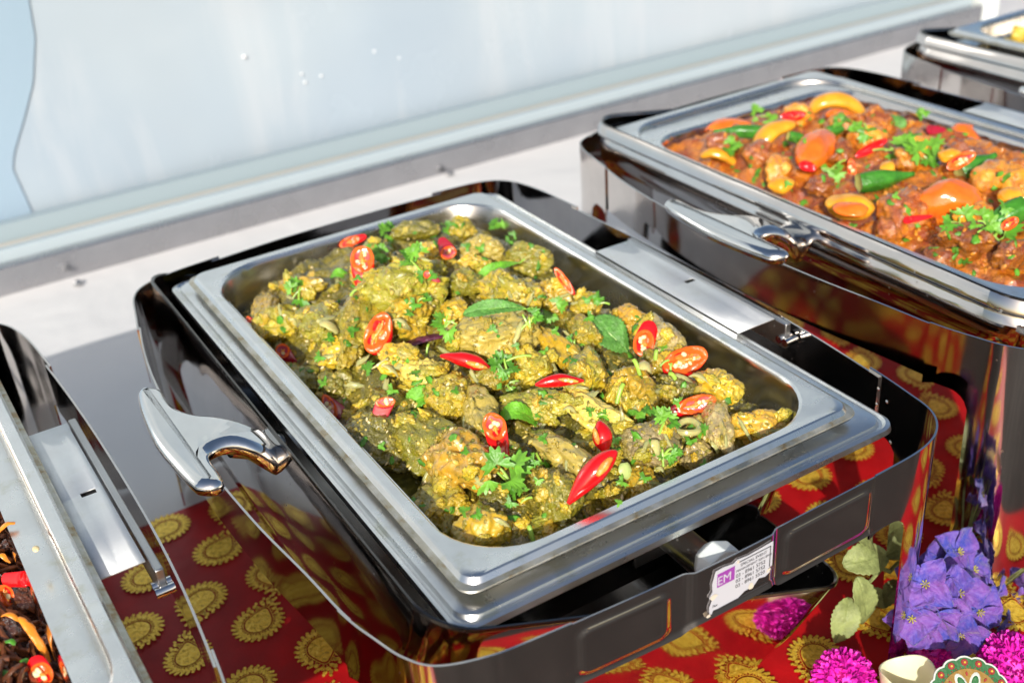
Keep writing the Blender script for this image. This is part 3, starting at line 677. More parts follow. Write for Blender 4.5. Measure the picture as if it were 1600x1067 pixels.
CH = [  # x1 y1 x2 y2 width material lift rag thick label
 (705,522,832,518,82,'yellow',.010,.9,.8,'largest pale golden chicken piece in the middle, in front of the long mint leaf'),
 (752,446,838,462,66,'mixed',.012,1.2,.9,'lumpy chicken piece with a charred tip at the back right of the heap'),
 (838,455,892,458,52,'golden',.010,.8,.9,'golden knob of chicken beside the charred piece, left of the thin red chilli edge'),
 (582,452,690,440,84,'olive',.012,1.3,1.0,'tall olive coated chicken piece at the peak, below the cilantro at the back left'),
 (602,488,668,486,62,'golden',.006,1.0,.9,'orange golden chicken lump under the olive peak piece'),
 (572,462,532,548,60,'mixed',.004,1.0,.7,'flat slab of chicken left of the upright red chilli slice'),
 (424,444,402,510,36,'golden',.004,.6,.9,'small golden chicken knob in the back left corner'),
 (440,438,500,446,34,'golden',.006,.7,.8,'curved golden strip of chicken against the back wall on the left'),
 (402,510,472,496,60,'mixed',.004,.8,.8,'folded yellow chicken skin by the left wall above the dark chilli'),
 (484,470,520,530,58,'olive',.004,1.2,.7,'olive chicken piece with onions left of the flat slab'),
 (500,556,552,540,50,'golden',.002,1.0,.8,'golden chicken lump below the onions in the left half'),
 (596,566,654,548,56,'golden',.006,.9,.9,'golden chicken lump below the upright red chilli slice'),
 (440,575,486,610,54,'olive',.0,1.2,.8,'olive chicken piece beside the left wall below the dark chilli'),
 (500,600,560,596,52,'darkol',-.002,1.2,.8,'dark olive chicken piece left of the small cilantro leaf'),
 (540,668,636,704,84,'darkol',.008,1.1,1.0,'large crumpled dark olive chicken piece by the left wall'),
 (640,645,690,712,76,'olive',.006,1.2,.9,'olive chicken piece just below the folded bright mint leaf'),
 (684,694,762,742,82,'brown',.010,.45,1.0,'glossy orange skinned chicken piece in the near left part'),
 (736,620,756,672,50,'yellow',.008,.5,.9,'smooth pale yellow chicken piece left of the tall chilli with seeds'),
 (672,606,736,622,58,'mixed',.004,1.3,.8,'granular chicken piece right of the folded bright mint leaf'),
 (658,748,722,818,66,'mixed',.002,.7,.9,'ribbed chicken piece standing in the gravy near the front left corner'),
 (712,832,804,816,82,'golden',.004,.5,.95,'smooth rounded golden chicken piece at the near left corner of the pan'),
 (812,830,900,806,46,'olive',-.002,.8,.8,'olive chicken piece against the front wall with a green stem on it'),
 (838,768,916,776,78,'olive',.008,1.6,1.0,'round granular chicken piece left of the large whole looking chilli'),
 (838,672,934,738,50,'yellow',.008,.8,.8,'long torn strip of pale golden chicken in the front half'),
 (888,622,986,668,50,'yellow',.008,.8,.8,'golden chicken strip left of the red chilli tip'),
 (786,622,884,632,48,'olive',.004,1.2,.7,'olive chicken piece behind the drooping pale mint leaf'),
 (932,545,902,606,58,'mixed',.010,.9,.9,'chicken drumette with a dark bone tip below the big mint leaf'),
 (846,518,902,566,44,'golden',.006,.8,.8,'golden chicken wing tip left of the drumette'),
 (896,500,928,530,38,'mixed',.008,1.2,.9,'small crumbly chicken piece left of the big mint leaf'),
 (1004,580,968,632,66,'golden',.008,1.0,.9,'golden chicken piece topped with an onion slice and a stem'),
 (962,486,1004,500,42,'brown',.004,.8,.8,'brown topped chicken piece near the right wall behind the big mint leaf'),
 (1008,508,1062,546,58,'pinkish',.006,.9,.8,'pale pinkish chicken piece right of the upright seeded chilli'),
 (1078,545,1094,524,34,'yellow',.012,.8,.35,'thin flap of golden skin sticking up by the right wall'),
 (1094,588,1150,616,52,'golden',.004,.8,.9,'arched golden chicken piece by the right wall below the round chilli slice'),
 (1112,622,1124,694,50,'pinkish',.004,1.2,.9,'ragged pinkish chicken piece right of the long chilli slice'),
 (1146,656,1228,662,60,'brown',.004,.7,.9,'orange brown chicken wing piece in the right front corner'),
 (1062,712,1108,704,48,'pinkish',.004,.4,.9,'round orange pink bone end near the front wall'),
 (984,668,1044,702,72,'pinkish',.006,1.1,.8,'chicken piece with greyish skin in front of the cilantro on the right'),
 (990,724,1004,772,50,'golden',.002,1.4,.8,'ragged yellow chicken scrap near the front wall beside the pale leaf'),
 (934,768,976,772,44,'mixed',.0,1.0,.8,'small chicken piece under the whole looking chilli near the front wall'),
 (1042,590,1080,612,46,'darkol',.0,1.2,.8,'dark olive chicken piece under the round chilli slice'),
 (652,392,694,392,44,'golden',.004,1.0,.8,'yellow striped chicken piece at the back, left of the curled chilli'),
 (560,392,606,400,44,'olive',.002,1.2,.8,'olive chicken piece right of the leftmost back chilli'),
 (616,358,682,356,36,'darkol',.002,.9,.8,'dark olive chicken piece against the back wall'),
 (700,350,742,352,38,'mixed',.002,1.0,.8,'knobbly chicken piece near the back wall right of centre'),
 (716,408,758,404,24,'golden',.012,.5,.8,'small bright orange yellow chicken strip behind the long leaf'),
 (724,384,780,392,46,'yellow',.004,1.2,.8,'pale chicken piece behind the bright orange yellow strip'),
 (812,372,864,396,44,'brown',.000,.6,.8,'smooth brown chicken piece in the back right corner'),
 (790,396,862,404,46,'olive',.003,1.2,.8,'olive chicken piece in front of the smooth brown one at the back right'),
 (898,470,936,482,40,'mixed',-.002,1.0,.8,'chicken piece along the right wall beside the small dark leaves'),
 (552,424,590,430,44,'golden',.002,1.0,.8,'golden chicken piece behind the olive peak, beside the back chilli'),
 (696,432,744,446,50,'olive',.004,1.2,.8,'olive chicken piece behind the long mint leaf, near the small dark red chilli'),
 (690,476,728,498,42,'golden',.004,1.1,.8,'golden crumbly chicken piece left of the long mint leaf stem'),
 (632,586,694,576,44,'yellow',.004,1.0,.8,'pale chicken piece above the folded bright mint leaf'),
 (736,592,792,586,44,'mixed',.002,1.3,.8,'chicken crumbs and skin right of the thin pointed chilli'),
 (812,560,866,578,58,'mixed',.004,1.5,.8,'granular chicken piece in the centre right of the cilantro cluster'),
 (838,602,880,616,44,'darkol',-.002,1.2,.8,'dark chicken piece under the flat chilli with a pale seed'),
 (770,690,812,712,46,'mixed',.000,1.1,.8,'chicken piece right of the tall chilli with seeds'),
 (596,618,640,650,52,'darkol',-.002,1.2,.8,'dark olive chicken piece behind the short chilli with a pink side'),
 (560,510,600,532,40,'mixed',.0,1.1,.8,'chicken piece in the shade left of the purple strip'),
 (1020,620,1060,612,44,'mixed',-.002,1.2,.8,'chicken skin strip behind the long chilli slice'),
 (940,690,970,712,40,'mixed',.0,1.2,.8,'chicken scrap behind the red chilli tip'),
 (1072,668,1112,672,46,'mixed',.002,1.1,.8,'chicken piece behind the onion ring near the front right'),
 (930,500,970,520,46,'olive',-.002,1.2,.8,'olive chicken piece hidden below the big mint leaf'),
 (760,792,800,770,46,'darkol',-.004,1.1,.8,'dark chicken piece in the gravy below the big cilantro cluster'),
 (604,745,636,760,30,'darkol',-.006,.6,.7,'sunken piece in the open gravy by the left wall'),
 (1000,556,1040,570,40,'mixed',.002,1.1,.8,'chicken piece with seeds between the two seeded chillies'),
 (860,738,900,742,40,'mixed',.0,1.2,.8,'chicken piece behind the round granular piece'),
 (750,420,800,428,46,'mixed',.003,1.2,.8,'chicken piece behind the lumpy charred one'),
 (640,420,690,424,40,'olive',.004,1.2,.8,'olive chicken piece under the back cilantro leaves'),
]
for i, (x1, y1, x2, y2, wp, mk, lf, rag, th, lab) in enumerate(CH):
    piece('chicken_piece', x1, y1, x2, y2, wp, M[mk], lab, seed=i * 7 + 3, rag=rag, lift=lf - .004, thick=th, sub=5, facets=4 if rag > .6 else 2)

# small crumbs, seeds and fibres scattered on the curry: nobody could count them
def scatter(name, n, poly, hf, mt, rmin, rmax, loc, label, cat, seed, lift=.004, sub=2, elong=1.0):
    rs = np.random.default_rng(seed); Vb, Fb = ICO[sub]; VV = []; FF = []; k = 0
    targets = [o for o in sc.objects if o.type == 'MESH' and o.name.split('.')[0] in ('chicken_piece', 'curry_paste', 'meat_piece', 'red_sauce')]
    dg = bpy.context.evaluated_depsgraph_get(); dg.update()
    while k < n:
        px = rs.uniform(poly[0], poly[1]); py = rs.uniform(poly[2], poly[3])
        d = Vector(ray(px, py)).normalized(); ok, hit, nor, _, ob, _ = sc.ray_cast(dg, Vector(CAM), d)
        k += 1
        if not ok or ob.name.split('.')[0] not in ('chicken_piece', 'curry_paste', 'meat_piece', 'red_sauce'): continue
        r = rs.uniform(rmin, rmax); q = Vb * (1 + .45 * noise(Vb * 1.7 + k)[:, None])
        if sub > 2: q = q * (1 + .35 * (1 - 2 * np.abs(noise(Vb * 3.3 + k))))[:, None]
        if label.startswith('tiny chopped'): q = q * (1 + .5 * np.abs(np.sin(3 * np.arctan2(Vb[:, 1], Vb[:, 0]) + k)))[:, None] * np.array([1.1, 1, .28])
        q = q * r * np.array([1, rs.uniform(.5, 1), .5])
        q[:, 0] *= elong if elong != 1 else rs.uniform(1, 1.5)
        R = np.array(Vector(nor).to_track_quat('Z', 'Y').to_matrix()) @ np.array(Matrix.Rotation(rs.uniform(0, 6.28), 3, 'Z'))
        q = q @ R.T + np.array(hit) - np.array(loc); FF.append(Fb + len(VV) * len(Vb)); VV.append(q)
    V = np.concatenate(VV); F = np.concatenate(FF)
    return tag(put(name, mesh(name, V, F, mt), None, loc), label, cat, kind='stuff')
def hitp(px, py, default_hf=h1):
    d = Vector(ray(px, py)).normalized(); dg = bpy.context.evaluated_depsgraph_get()
    ok, hit, nor, _, ob, _ = sc.ray_cast(dg, Vector(CAM), d)
    return np.array(hit), np.array(nor)
bpy.context.view_layer.update()
scatter('paste_crumbs', 2600, (380, 1230, 340, 860), h1, M['mixed'], .0007, .0020, (.16, .26, Z0 - .02), 'coarse crumbs of ground spice paste stuck on the chicken', 'spice crumbs', 5)
scatter('meat_scraps', 210, (380, 1230, 340, 860), h1, M['mixed'], .0025, .0060, (.16, .26, Z0 - .02), 'ragged little shreds of chicken between the larger pieces', 'meat shreds', 25, sub=4)
scatter('onion_shreds', 130, (380, 1230, 340, 860), h1, M['onion'], .0014, .0026, (.16, .26, Z0 - .02), 'soft translucent onion shreds in the curry', 'onion shreds', 26, sub=3, elong=3.2)
scatter('golden_scraps', 90, (380, 1230, 340, 860), h1, M['golden'], .0022, .0048, (.16, .26, Z0 - .02), 'small golden shreds of chicken meat in the curry', 'meat shreds', 27, sub=4)
scatter('pale_crumbs', 900, (380, 1230, 340, 860), h1, M['yellow'], .0008, .0020, (.16, .26, Z0 - .02), 'pale yellow garlic and ginger crumbs on the chicken', 'garlic crumbs', 6)
scatter('loose_seeds', 190, (400, 1150, 350, 800), h1, M['seed'], .0010, .0016, (.16, .26, Z0 - .02), 'loose cream coloured chilli seeds sprinkled over the curry', 'chilli seeds', 8)

scatter('chopped_herbs', 260, (400, 1150, 345, 830), h1, M['cil'], .0012, .0032, (.16, .26, Z0 - .02), 'tiny chopped bits of cilantro strewn over the curry', 'herb bits', 18)
# ---- sliced chillies. face = ellipse end points + width, body = pixel offset of the far end
def chili(fx1, fy1, fx2, fy2, wpx, bx, by, taper, label, skin='chili', hf=h1, lift=.006, show=True, back=.15, nseeds=5, seed=0, name='chilli_slice'):
    ds = sorted(depth(hitp((fx1 + fx2) / 2 + bx * q, (fy1 + fy2) / 2 + by * q)[0]) for q in (0, .5, 1.0))
    dd = max(ds[0], ds[1] - .012) + .002; u = dd / FPX
    cx_, cy_ = (fx1 + fx2) / 2, (fy1 + fy2) / 2
    k = dd - lift * 1.2 - wpx * u * .25
    C = CAM + ray(cx_, cy_) * k
    R_, U_, F_ = CR[0], -CR[1], CR[2]
    def v(dx, dy, dz=0): return (R_ * dx - U_ * dy) * u + F_ * dz * u
    e1 = v(fx2 - fx1, fy2 - fy1) / 2 * 1.1; l1 = np.linalg.norm(e1)
    e2d = np.cross(e1, F_); e2d /= np.linalg.norm(e2d); e2 = e2d * wpx / 2 * u * 1.18
    lean = .35                                             # the cut face leans back, away from the lens
    up = U_ * .5; 
    B = v(bx, by) * 1.15 + F_ * (max(math.hypot(bx, by) * back, wpx * .18)) * u
    n = 28; rings = []
    def ringv(cen, s1, s2, dz=0): return [cen + e1 * s1 * math.cos(t) + e2 * s2 * math.sin(t) + F_ * dz for t in np.linspace(0, 2 * math.pi, n, endpoint=False)]
    V = []; F = []; MI = []
    def addring(r): V.extend(r)
    O = np.zeros(3); rs = np.random.default_rng(seed + 5)
    w_ = wpx * u
    def wob(R3, amp, dz):
        return [p_ * (1 + amp * math.sin(3.1 * k_ * .2244 + seed) + amp * .8 * math.sin(5 * k_ * .2244 + 2 * seed)) + F_ * dz * math.sin(4 * k_ * .2244 + seed) for k_, p_ in enumerate(R3)]
    addring(wob(ringv(O, .22, .20, .06 * w_), .35, .05 * w_)); addring(wob(ringv(O, .50, .46, .26 * w_), .24, .10 * w_)); addring(wob(ringv(O, .74, .70, .03 * w_), .07, .03 * w_)); addring(ringv(O, .93, .92, -.02 * w_)); addring(ringv(O, 1.0, 1.0, .02 * w_))
    steps = 6
    for j in range(1, steps + 1):
        t = j / steps; s = (1 - t * (1 - taper)) * (1 + .03 * math.sin(math.pi * t)); 
        sa = s if taper > .5 else math.sqrt(max(1 - t ** 2.2, .0025)) * (1 - (1 - taper) * .2 * t)
        addring(ringv(B * t + U_ * (0.0), sa, sa, .0))
    nr = len(V) // n
    mi_r = [1, 2, 2, 1] if show else [0] * 4
    mi_r = [3, 2, 1, 1] if show else [0] * 4
    F.append(tuple(range(n))[::-1]); MI.append(3 if show else 0)
    for j in range(nr - 1):
        for i in range(n):
            F.append((j * n + i, j * n + (i + 1) % n, (j + 1) * n + (i + 1) % n, (j + 1) * n + i)); MI.append(mi_r[j] if j < 4 else 0)
    F.append(tuple((nr - 1) * n + i for i in range(n))); MI.append(1 if taper > .5 else 0)
    V = np.array(V); V = V + .02 * w_ * noise(V * 160 + seed)[:, None] * 1.5
    o = put(name, mesh(name, V, F, [M[skin], M['flesh'], M['flesh'], M['core']], MI, True, 50), None, C)
    tag(o, label, 'chilli slice')
    if show and wpx > 20:      # pale membrane running along the open face
        pts = [e1 * q + e2 * .10 * math.sin(5 * q + seed) + F_ * (.05 * w_) for q in np.linspace(-.62, .62, 9)]
        MB().tube(pts, [.10 * w_ * (1 - .5 * abs(q)) for q in np.linspace(-1, 1, 9)], 8).build('membrane', [M['core']], o)
    if show and nseeds:
        SV = []; SF = []; Vb, Fb = ICO[2]
        for q in range(nseeds):
            a = rs.uniform(0, 6.28); rr_ = rs.uniform(.2, .55)
            c0 = e1 * rr_ * math.cos(a) + e2 * rr_ * .9 * math.sin(a) + F_ * (.03 * w_)
            d1 = e1 / np.linalg.norm(e1); d2 = e2 / np.linalg.norm(e2); an = rs.uniform(0, 3.14)
            a1 = d1 * math.cos(an) + d2 * math.sin(an); a2 = -d1 * math.sin(an) + d2 * math.cos(an); r = .0016 * rs.uniform(.85, 1.2)
            SF.append(Fb + len(SV) * len(Vb)); SV.append(Vb[:, :1] * a1 * r * 1.25 + Vb[:, 1:2] * a2 * r + Vb[:, 2:] * F_ * r * .6 + c0)
        put('seeds', mesh('seeds', np.concatenate(SV), np.concatenate(SF), M['seed']), o)
    return o
CL = [
 ((566,386,566,424,31, 1,26,.85), 'upright red chilli slice with two seeds by the back wall', 'chili', {}),
 ((602,492,578,548,32, 5,8,.8), 'leaning bright red chilli slice left of the purple strip', 'chili', {'nseeds': 0}),
 ((447,540,436,556,20, 12,14,.7), 'dark red chilli chunk half sunk by the left wall', 'chilid', {'nseeds': 1}),
 ((506,618,524,650,15, 16,8,.8), 'dark chilli slice at the left wall behind the crumpled piece', 'chilid', {'nseeds': 2}),
 ((588,630,616,627,13, -8,20,.85), 'short chilli slice with a pink side and a pale seed in its narrow face', 'chilid', {'nseeds': 2}),
 ((764,648,782,684,30, 8,38,.75), 'tall chilli slice with a seeded face and a shiny lower end', 'chili', {'nseeds': 4}),
 ((1009,517,1003,556,28, 6,-14,.9), 'upright orange faced chilli slice full of seeds beside the big mint leaf', 'chili', {'nseeds': 7}),
 ((1040,574,1102,552,34, -3,7,.9), 'widest round chilli slice with cream seeds near the right wall', 'chili', {'nseeds': 6}),
 ((1062,640,1116,624,24, -36,12,.15), 'long chilli slice with an open end pointing to the right wall', 'chili', {'nseeds': 2}),
 ((689,398,712,392,17, -10,-20,.1), 'curled chilli tip with a ring shaped face at the back', 'chilid', {'nseeds': 1}),
 ((662,428,672,430,10, 18,10,.4), 'small dark red chilli end behind the long mint leaf', 'chilid', {'nseeds': 0}),
 ((868,420,894,457,11, 5,5,.8), 'thin edge of a red chilli slice near the back right wall', 'chili', {'nseeds': 0}),
 ((532,384,560,372,13, 12,-4,.8), 'blurred red chilli slice touching the back wall', 'chili', {'nseeds': 0}),
 ((385,500,391,498,9, 4,1,.8), 'tiny red chilli end at the left wall near the back corner', 'chilid', {'nseeds': 0}),
]
def chili_tip(ax, ay, bx_, by_, wpx, cut, label, skin='chili', nseeds=1, seed=0):
    hs = sorted(depth(hitp(ax + (bx_ - ax) * q, ay + (by_ - ay) * q)[0]) for q in (.15, .5, .85)); k = hs[0] - .002 - wpx * .0002; u = k / FPX
    A, B = CAM + ray(ax, ay) * (k + .003), CAM + ray(bx_, by_) * k; n = 16; c0 = (A + B) / 2; side = CR[1] * .12 * np.linalg.norm(B - A)
    pts = [A + (B - A) * t - side * math.sin(math.pi * t) * .4 - c0 for t in np.linspace(0, 1, n)]
    R = [wpx / 2 * u * max(.06, (math.sin(math.pi * min(1, .04 + .93 * t ** 1.15)) ** .8)) for t in np.linspace(0, 1, n)]
    mb = MB().tube(pts, R, 20); mb.V = [tuple(np.array(v) + .0006 * noise(np.array([v]) * 90 + seed)[0]) for v in mb.V]
    o = mb.build('chilli_slice', [M[skin]], None, c0, sharp=60); tag(o, label, 'chilli slice')
    x1, y1, x2, y2, w2 = cut; kk = k - wpx / 2 * u * .80
    C1, C2_ = CAM + ray(x1, y1) * kk, CAM + ray(x2, y2) * kk; m_ = (C1 + C2_) / 2; e = (C2_ - C1) / 2; f = np.cross(e, CR[2]); f = f / np.linalg.norm(f) * w2 / 2 * u
    Vb, Fb = ICO[3]; q = Vb[:, :1] * e + Vb[:, 1:2] * f + Vb[:, 2:] * CR[2] * wpx * u * .10; q = q * (1 + .18 * noise(Vb * 3 + seed))[:, None]
    ch = put('cut_face', mesh('cut_face', q + (m_ - c0), Fb, M['core']), o)
    rs = np.random.default_rng(seed)
    for z in range(nseeds):
        p_ = m_ - c0 + e * rs.uniform(-.5, .5) + f * rs.uniform(-.4, .4) - CR[2] * wpx * u * .10
        put('seed', mesh('seed', ICO[2][0] * np.array([.0017, .0013, .0011]) + p_, ICO[2][1], M['seed']), ch)
bpy.context.view_layer.update()
for i, (a, lab, sk, kw) in enumerate(CL): chili(*a, lab, sk, seed=i * 3, **kw)
chili_tip(688, 556, 768, 577, 24, (728, 566, 762, 575, 9), 'thin pointed chilli slice under the largest chicken piece', 'chili', 1, 1)
chili_tip(912, 595, 836, 601, 21, (872, 592, 904, 596, 7), 'flat chilli piece with a pale seed at its corner', 'chili', 2, 2)
chili_tip(936, 656, 946, 708, 32, (928, 668, 935, 694, 9), 'plump red chilli tip with its cut side turned left', 'chili', 0, 3)
chili_tip(888, 786, 964, 704, 38, (932, 744, 956, 714, 13), 'large smooth red chilli tip lying near the front wall', 'chili', 0, 4)

# ---- leaves
def leaf_mesh(L, W, serr=0, fold=.25, curl=.3, nx=24, ny=12, seed=0, vein=True):
    V = []; F = []
    for i in range(nx + 1):
        t = i / nx; wd = W / 2 * (math.sin(math.pi * min(1, t ** .8 * .98 + .02)) ** .75) * (1 + serr * ((i % 2) - .5))
        for j in range(-ny, ny + 1):
            s = j / ny; x = L * t + .12 * L * abs(s) * (1 - t) * 0; y = wd * s
            z = fold * abs(y) - curl * L * (t - .4) ** 2 + .03 * W * math.sin(9 * t + 3 * abs(s) + seed)
            if vein: z += -.012 * W * math.cos(40 * (t - .35 * abs(s))) * (1 - abs(s)) + (-.03 * W if j == 0 else 0)
            V.append((x - L / 2, y, z))
    k = 2 * ny + 1
    for i in range(nx):
        for j in range(2 * ny): F.append((i * k + j, (i + 1) * k + j, (i + 1) * k + j + 1, i * k + j + 1))
    return V, F
def place_dir(V, a, up):
    a = a / np.linalg.norm(a); b = np.cross(up, a); b /= np.linalg.norm(b); n = np.cross(a, b)
    V = np.array(V); return V[:, :1] * a + V[:, 1:2] * b + V[:, 2:] * n
def screen_dir(dx, dy, tilt=.0):   # in-image direction as a world vector, tipped by 'tilt' towards the lens
    v = CR[0] * dx + CR[1] * dy; v = v / np.linalg.norm(v); return v - CR[2] * tilt
def mint(x1, y1, x2, y2, wpx, mt, label, up=(.0, -.3, 1), fold=.25, curl=.5, lift=.008, seed=0):
    pos, nor = hitp((x1 + x2) / 2, (y1 + y2) / 2); u = depth(pos) / FPX
    pos = pos - ray((x1 + x2) / 2, (y1 + y2) / 2) * lift
    a = screen_dir(x2 - x1, y2 - y1, .1); L = math.hypot(x2 - x1, y2 - y1) * u
    V, F = leaf_mesh(L, wpx * u, .12, fold, curl / L * .12, 26, 10, seed)
    V = place_dir(V, a, np.array(up, float) - .6 * CR[2])
    o = put('mint_leaf', mesh('mint_leaf', V, F, M[mt]), None, pos); s_ = o.modifiers.new('t', 'SOLIDIFY'); s_.thickness = .0003
    tag(o, label, 'mint leaf')
    b = MB(); e = V[10 * 1]; p0 = V[(26) * 21 + 10]; p1 = p0 + a / np.linalg.norm(a) * .006
    b.tube([V[i * 21 + 10] - np.array([0, 0, .0003]) for i in range(2, 27, 3)] + [p1], [.0003 + .00005 * i for i in range(10)], 5)
    b.build('midrib', [M['stem']], o); return o
mint(928, 496, 984, 548, 58, 'mint', 'big flat mint leaf beside the upright seeded chilli', fold=.05, curl=.1)
mint(628, 640, 690, 598, 34, 'mintl', 'folded bright green mint leaf in the left half', fold=.5, curl=.4, lift=.012)
mint(770, 642, 856, 641, 30, 'mintl', 'pale mint leaf drooping over the top of the tall chilli', fold=.2, curl=1.2, lift=.014)
mint(722, 488, 820, 474, 28, 'mint', 'long dark green mint leaf behind the largest chicken piece', fold=.35, curl=.2)
mint(512, 426, 552, 428, 16, 'mintl', 'small green leaf left of the back chilli slice', fold=.3)
mint(736, 444, 800, 398, 20, 'mintl', 'narrow bright green leaf streak in the back half', fold=.3)
def cil_leaf(R, seed):
    rs = np.random.default_rng(seed); n = 46; V = [(0, 0, 0)]; F = []
    for i in range(n + 1):
        th = math.radians(-125 + 250 * i / n)
        lob = .55 + .45 * abs(math.cos(1.5 * th)) ** .7
        teeth = 1 + .16 * math.sin(th * 13 + seed)
        r = R * lob * teeth * (1.0 if abs(th) < 2 else .8)
        V.append((r * math.cos(th), r * math.sin(th), 0))
    V = np.array(V); q = V * .55
    k = n + 1; allv = np.concatenate([V, q[1:]])
    allv[:, 2] = .14 * R * noise(allv / R * 1.6 + seed) * 1.6 + .12 * np.abs(allv[:, 1]) - .15 * (allv[:, 0] ** 2) / R
    for i in range(1, n + 1):
        F.append((i, i + 1, n + 1 + i + 1, n + 1 + i)); F.append((0, n + 1 + i, n + 1 + i + 1))
    return allv, F
def cilantro(cx_, cy_, size, nl, ns, label, seed, light=.5, hf=h1):
    rs = np.random.default_rng(seed); pos, nor = hitp(cx_, cy_); u = depth(pos) / FPX
    root = bpy.data.objects.new('cilantro_sprig', None); sc.collection.objects.link(root); root.location = pos
    tag(root, label, 'cilantro')
    for i in range(nl):
        a = rs.uniform(0, 6.28); d = rs.uniform(.05, .42) * size if nl > 1 else 0
        px, py = cx_ + d * math.cos(a), cy_ + d * .75 * math.sin(a)
        hp, hn = hitp(px, py)
        if abs(depth(hp) - depth(pos)) > .03: hp = CAM + ray(px, py) * depth(pos)
        R = size * rs.uniform(.26, .38) * u * (1.3 if nl == 1 else 1)
        V, F = cil_leaf(R, seed * 7 + i)
        dirv = screen_dir(math.cos(a + rs.uniform(-.8, .8)), math.sin(a + rs.uniform(-.8, .8)), .1)
        up = np.array([rs.uniform(-.5, .5), rs.uniform(-.7, .3), 1.]) - CR[2] * .5
        V = place_dir(V, dirv, up)
        put('leaf', mesh('leaf', V, F, M['cil2'] if rs.uniform() < light else M['cil']), root, hp + np.array([0, 0, .0035]) - CR[2] * .002 - pos)
    for i in range(ns):
        a = rs.uniform(0, 6.28); l = size * rs.uniform(.35, .6); px, py = cx_ + rs.uniform(-.2, .2) * size, cy_ + rs.uniform(-.2, .2) * size
        p0, _ = hitp(px - l / 2 * math.cos(a), py - l / 2 * math.sin(a)); p1, _ = hitp(px + l / 2 * math.cos(a), py + l / 2 * math.sin(a)); 
        zz = max(p0[2], p1[2]) + .003
        k0 = depth(pos) - .004
        p0 = CAM + ray(px - l / 2 * math.cos(a), py - l / 2 * math.sin(a)) * k0; p1 = CAM + ray(px + l / 2 * math.cos(a), py + l / 2 * math.sin(a)) * k0
        pm = (p0 + p1) / 2 + np.array([rs.uniform(-.002, .002), 0, .003])
        ts = np.linspace(0, 1, 7); pts = [(1 - t) ** 2 * p0 + 2 * t * (1 - t) * pm + t * t * p1 - pos for t in ts]
        MB().tube(pts, [.0009] * 7, 6).build('stem', [M['stem']], root)
    return root
CI = [(468,462,44,3,2,'cilantro sprig with a thick stem in the back left corner'), (655,474,36,2,1,'jagged cilantro leaf on the olive peak piece'),
 (574,583,38,1,0,'single cilantro leaf left of the folded mint leaf'), (600,398,40,3,1,'cilantro leaves right of the back chilli slice'),
 (606,372,36,3,0,'blurred cilantro leaves close to the back wall'), (650,410,44,5,1,'dark cilantro bunch at the back left of the curled chilli'),
 (672,438,34,2,1,'dark cilantro leaf beside the small dark red chilli end'), (704,366,30,2,0,'dark green leaf behind the curled chilli'),
 (678,372,22,1,0,'tiny bright leaf left of the curled chilli'), (780,352,34,3,0,'bright green leaf bunch in the back right corner'),
 (800,380,26,2,0,'bright green bits in front of the back right corner'), (728,392,22,1,0,'small green leaf beside the orange yellow strip'),
 (700,510,46,3,3,'cilantro leaves and stems left of the largest chicken piece'), (822,502,44,3,4,'cilantro with many thick stems right of the largest chicken piece'),
 (862,490,40,4,1,'dark green cilantro leaves below the golden knob'), (770,522,20,1,0,'small leaf lying on the largest chicken piece'),
 (806,548,22,1,0,'small round leaf in front of the thick stems'), (790,578,50,4,2,'cilantro leaves right of the thin pointed chilli'),
 (800,604,42,2,4,'green cilantro stems standing below the thin pointed chilli'), (900,538,26,2,1,'small cilantro leaf between the wing tip and the big mint leaf'),
 (938,470,30,3,1,'dark leaves against the right wall'), (994,640,46,3,0,'cilantro leaf in front of the golden piece with the onion'),
 (1040,662,44,4,1,'cilantro leaves touching the long chilli slice'), (1060,635,20,1,0,'small pale green leaf resting on the long chilli slice'),
 (1044,714,46,3,3,'cilantro sprig with stems near the front wall on the right'), (1092,728,26,2,0,'cilantro leaf at the front rim'),
 (792,750,74,5,5,'largest cilantro cluster in the front half of the pan'), (838,722,38,3,1,'cilantro leaf below the torn golden strip'),
 (820,775,40,2,1,'cilantro leaf left of the round granular chicken piece'), (735,808,32,2,0,'dark cilantro leaf on the smooth golden piece in the near corner'),
 (945,655,26,1,1,'narrow green leaf hanging above the red chilli tip'), (960,690,24,1,1,'green leaf behind the large smooth chilli'),
 (560,442,22,1,1,'green stem below the back chilli slice'), (628,512,20,1,0,'faint green leaf above the purple strip'), (965,792,18,1,0,'green bit at the front rim'),
 (1044,572,30,0,3,'green stems left of the widest chilli slice')]
bpy.context.view_layer.update()
for i, (a, b, s_, nl, ns, lab) in enumerate(CI): cilantro(a, b, s_, nl, ns, lab, 40 + i)
rsl = np.random.default_rng(91); used_on = set()
for i in range(150):
    a, b = rsl.uniform(440, 1120), rsl.uniform(380, 790)
    okh, hp_, _n, _f, ob_, _m = sc.ray_cast(bpy.context.evaluated_depsgraph_get(), Vector(CAM), Vector(ray(a, b)).normalized())
    if not okh or not ob_.name.startswith('chicken_piece') or ob_.name in used_on: continue
    host = ob_.get('label', '')
    if len(host.split()) > 12: continue
    used_on.add(ob_.name); cilantro(a, b, 24, 1, 0, 'torn cilantro leaf on ' + host, 600 + i, .55)
def stem(x1, y1, x2, y2, label, r=.0016, mt='stem', name='green_stem', cat='stem', bend=.004):
    p, _ = hitp((x1 + x2) / 2, (y1 + y2) / 2); k = depth(p) - .005
    A, B = CAM + ray(x1, y1) * k, CAM + ray(x2, y2) * k; m_ = (A + B) / 2 + np.array([0, 0, bend])
    pts = [(1 - t) ** 2 * A + 2 * t * (1 - t) * m_ + t * t * B - A for t in np.linspace(0, 1, 7)]
    o = MB().tube(pts, [r] * 7, 8).build(name, [M[mt]], None, A); return tag(o, label, cat)
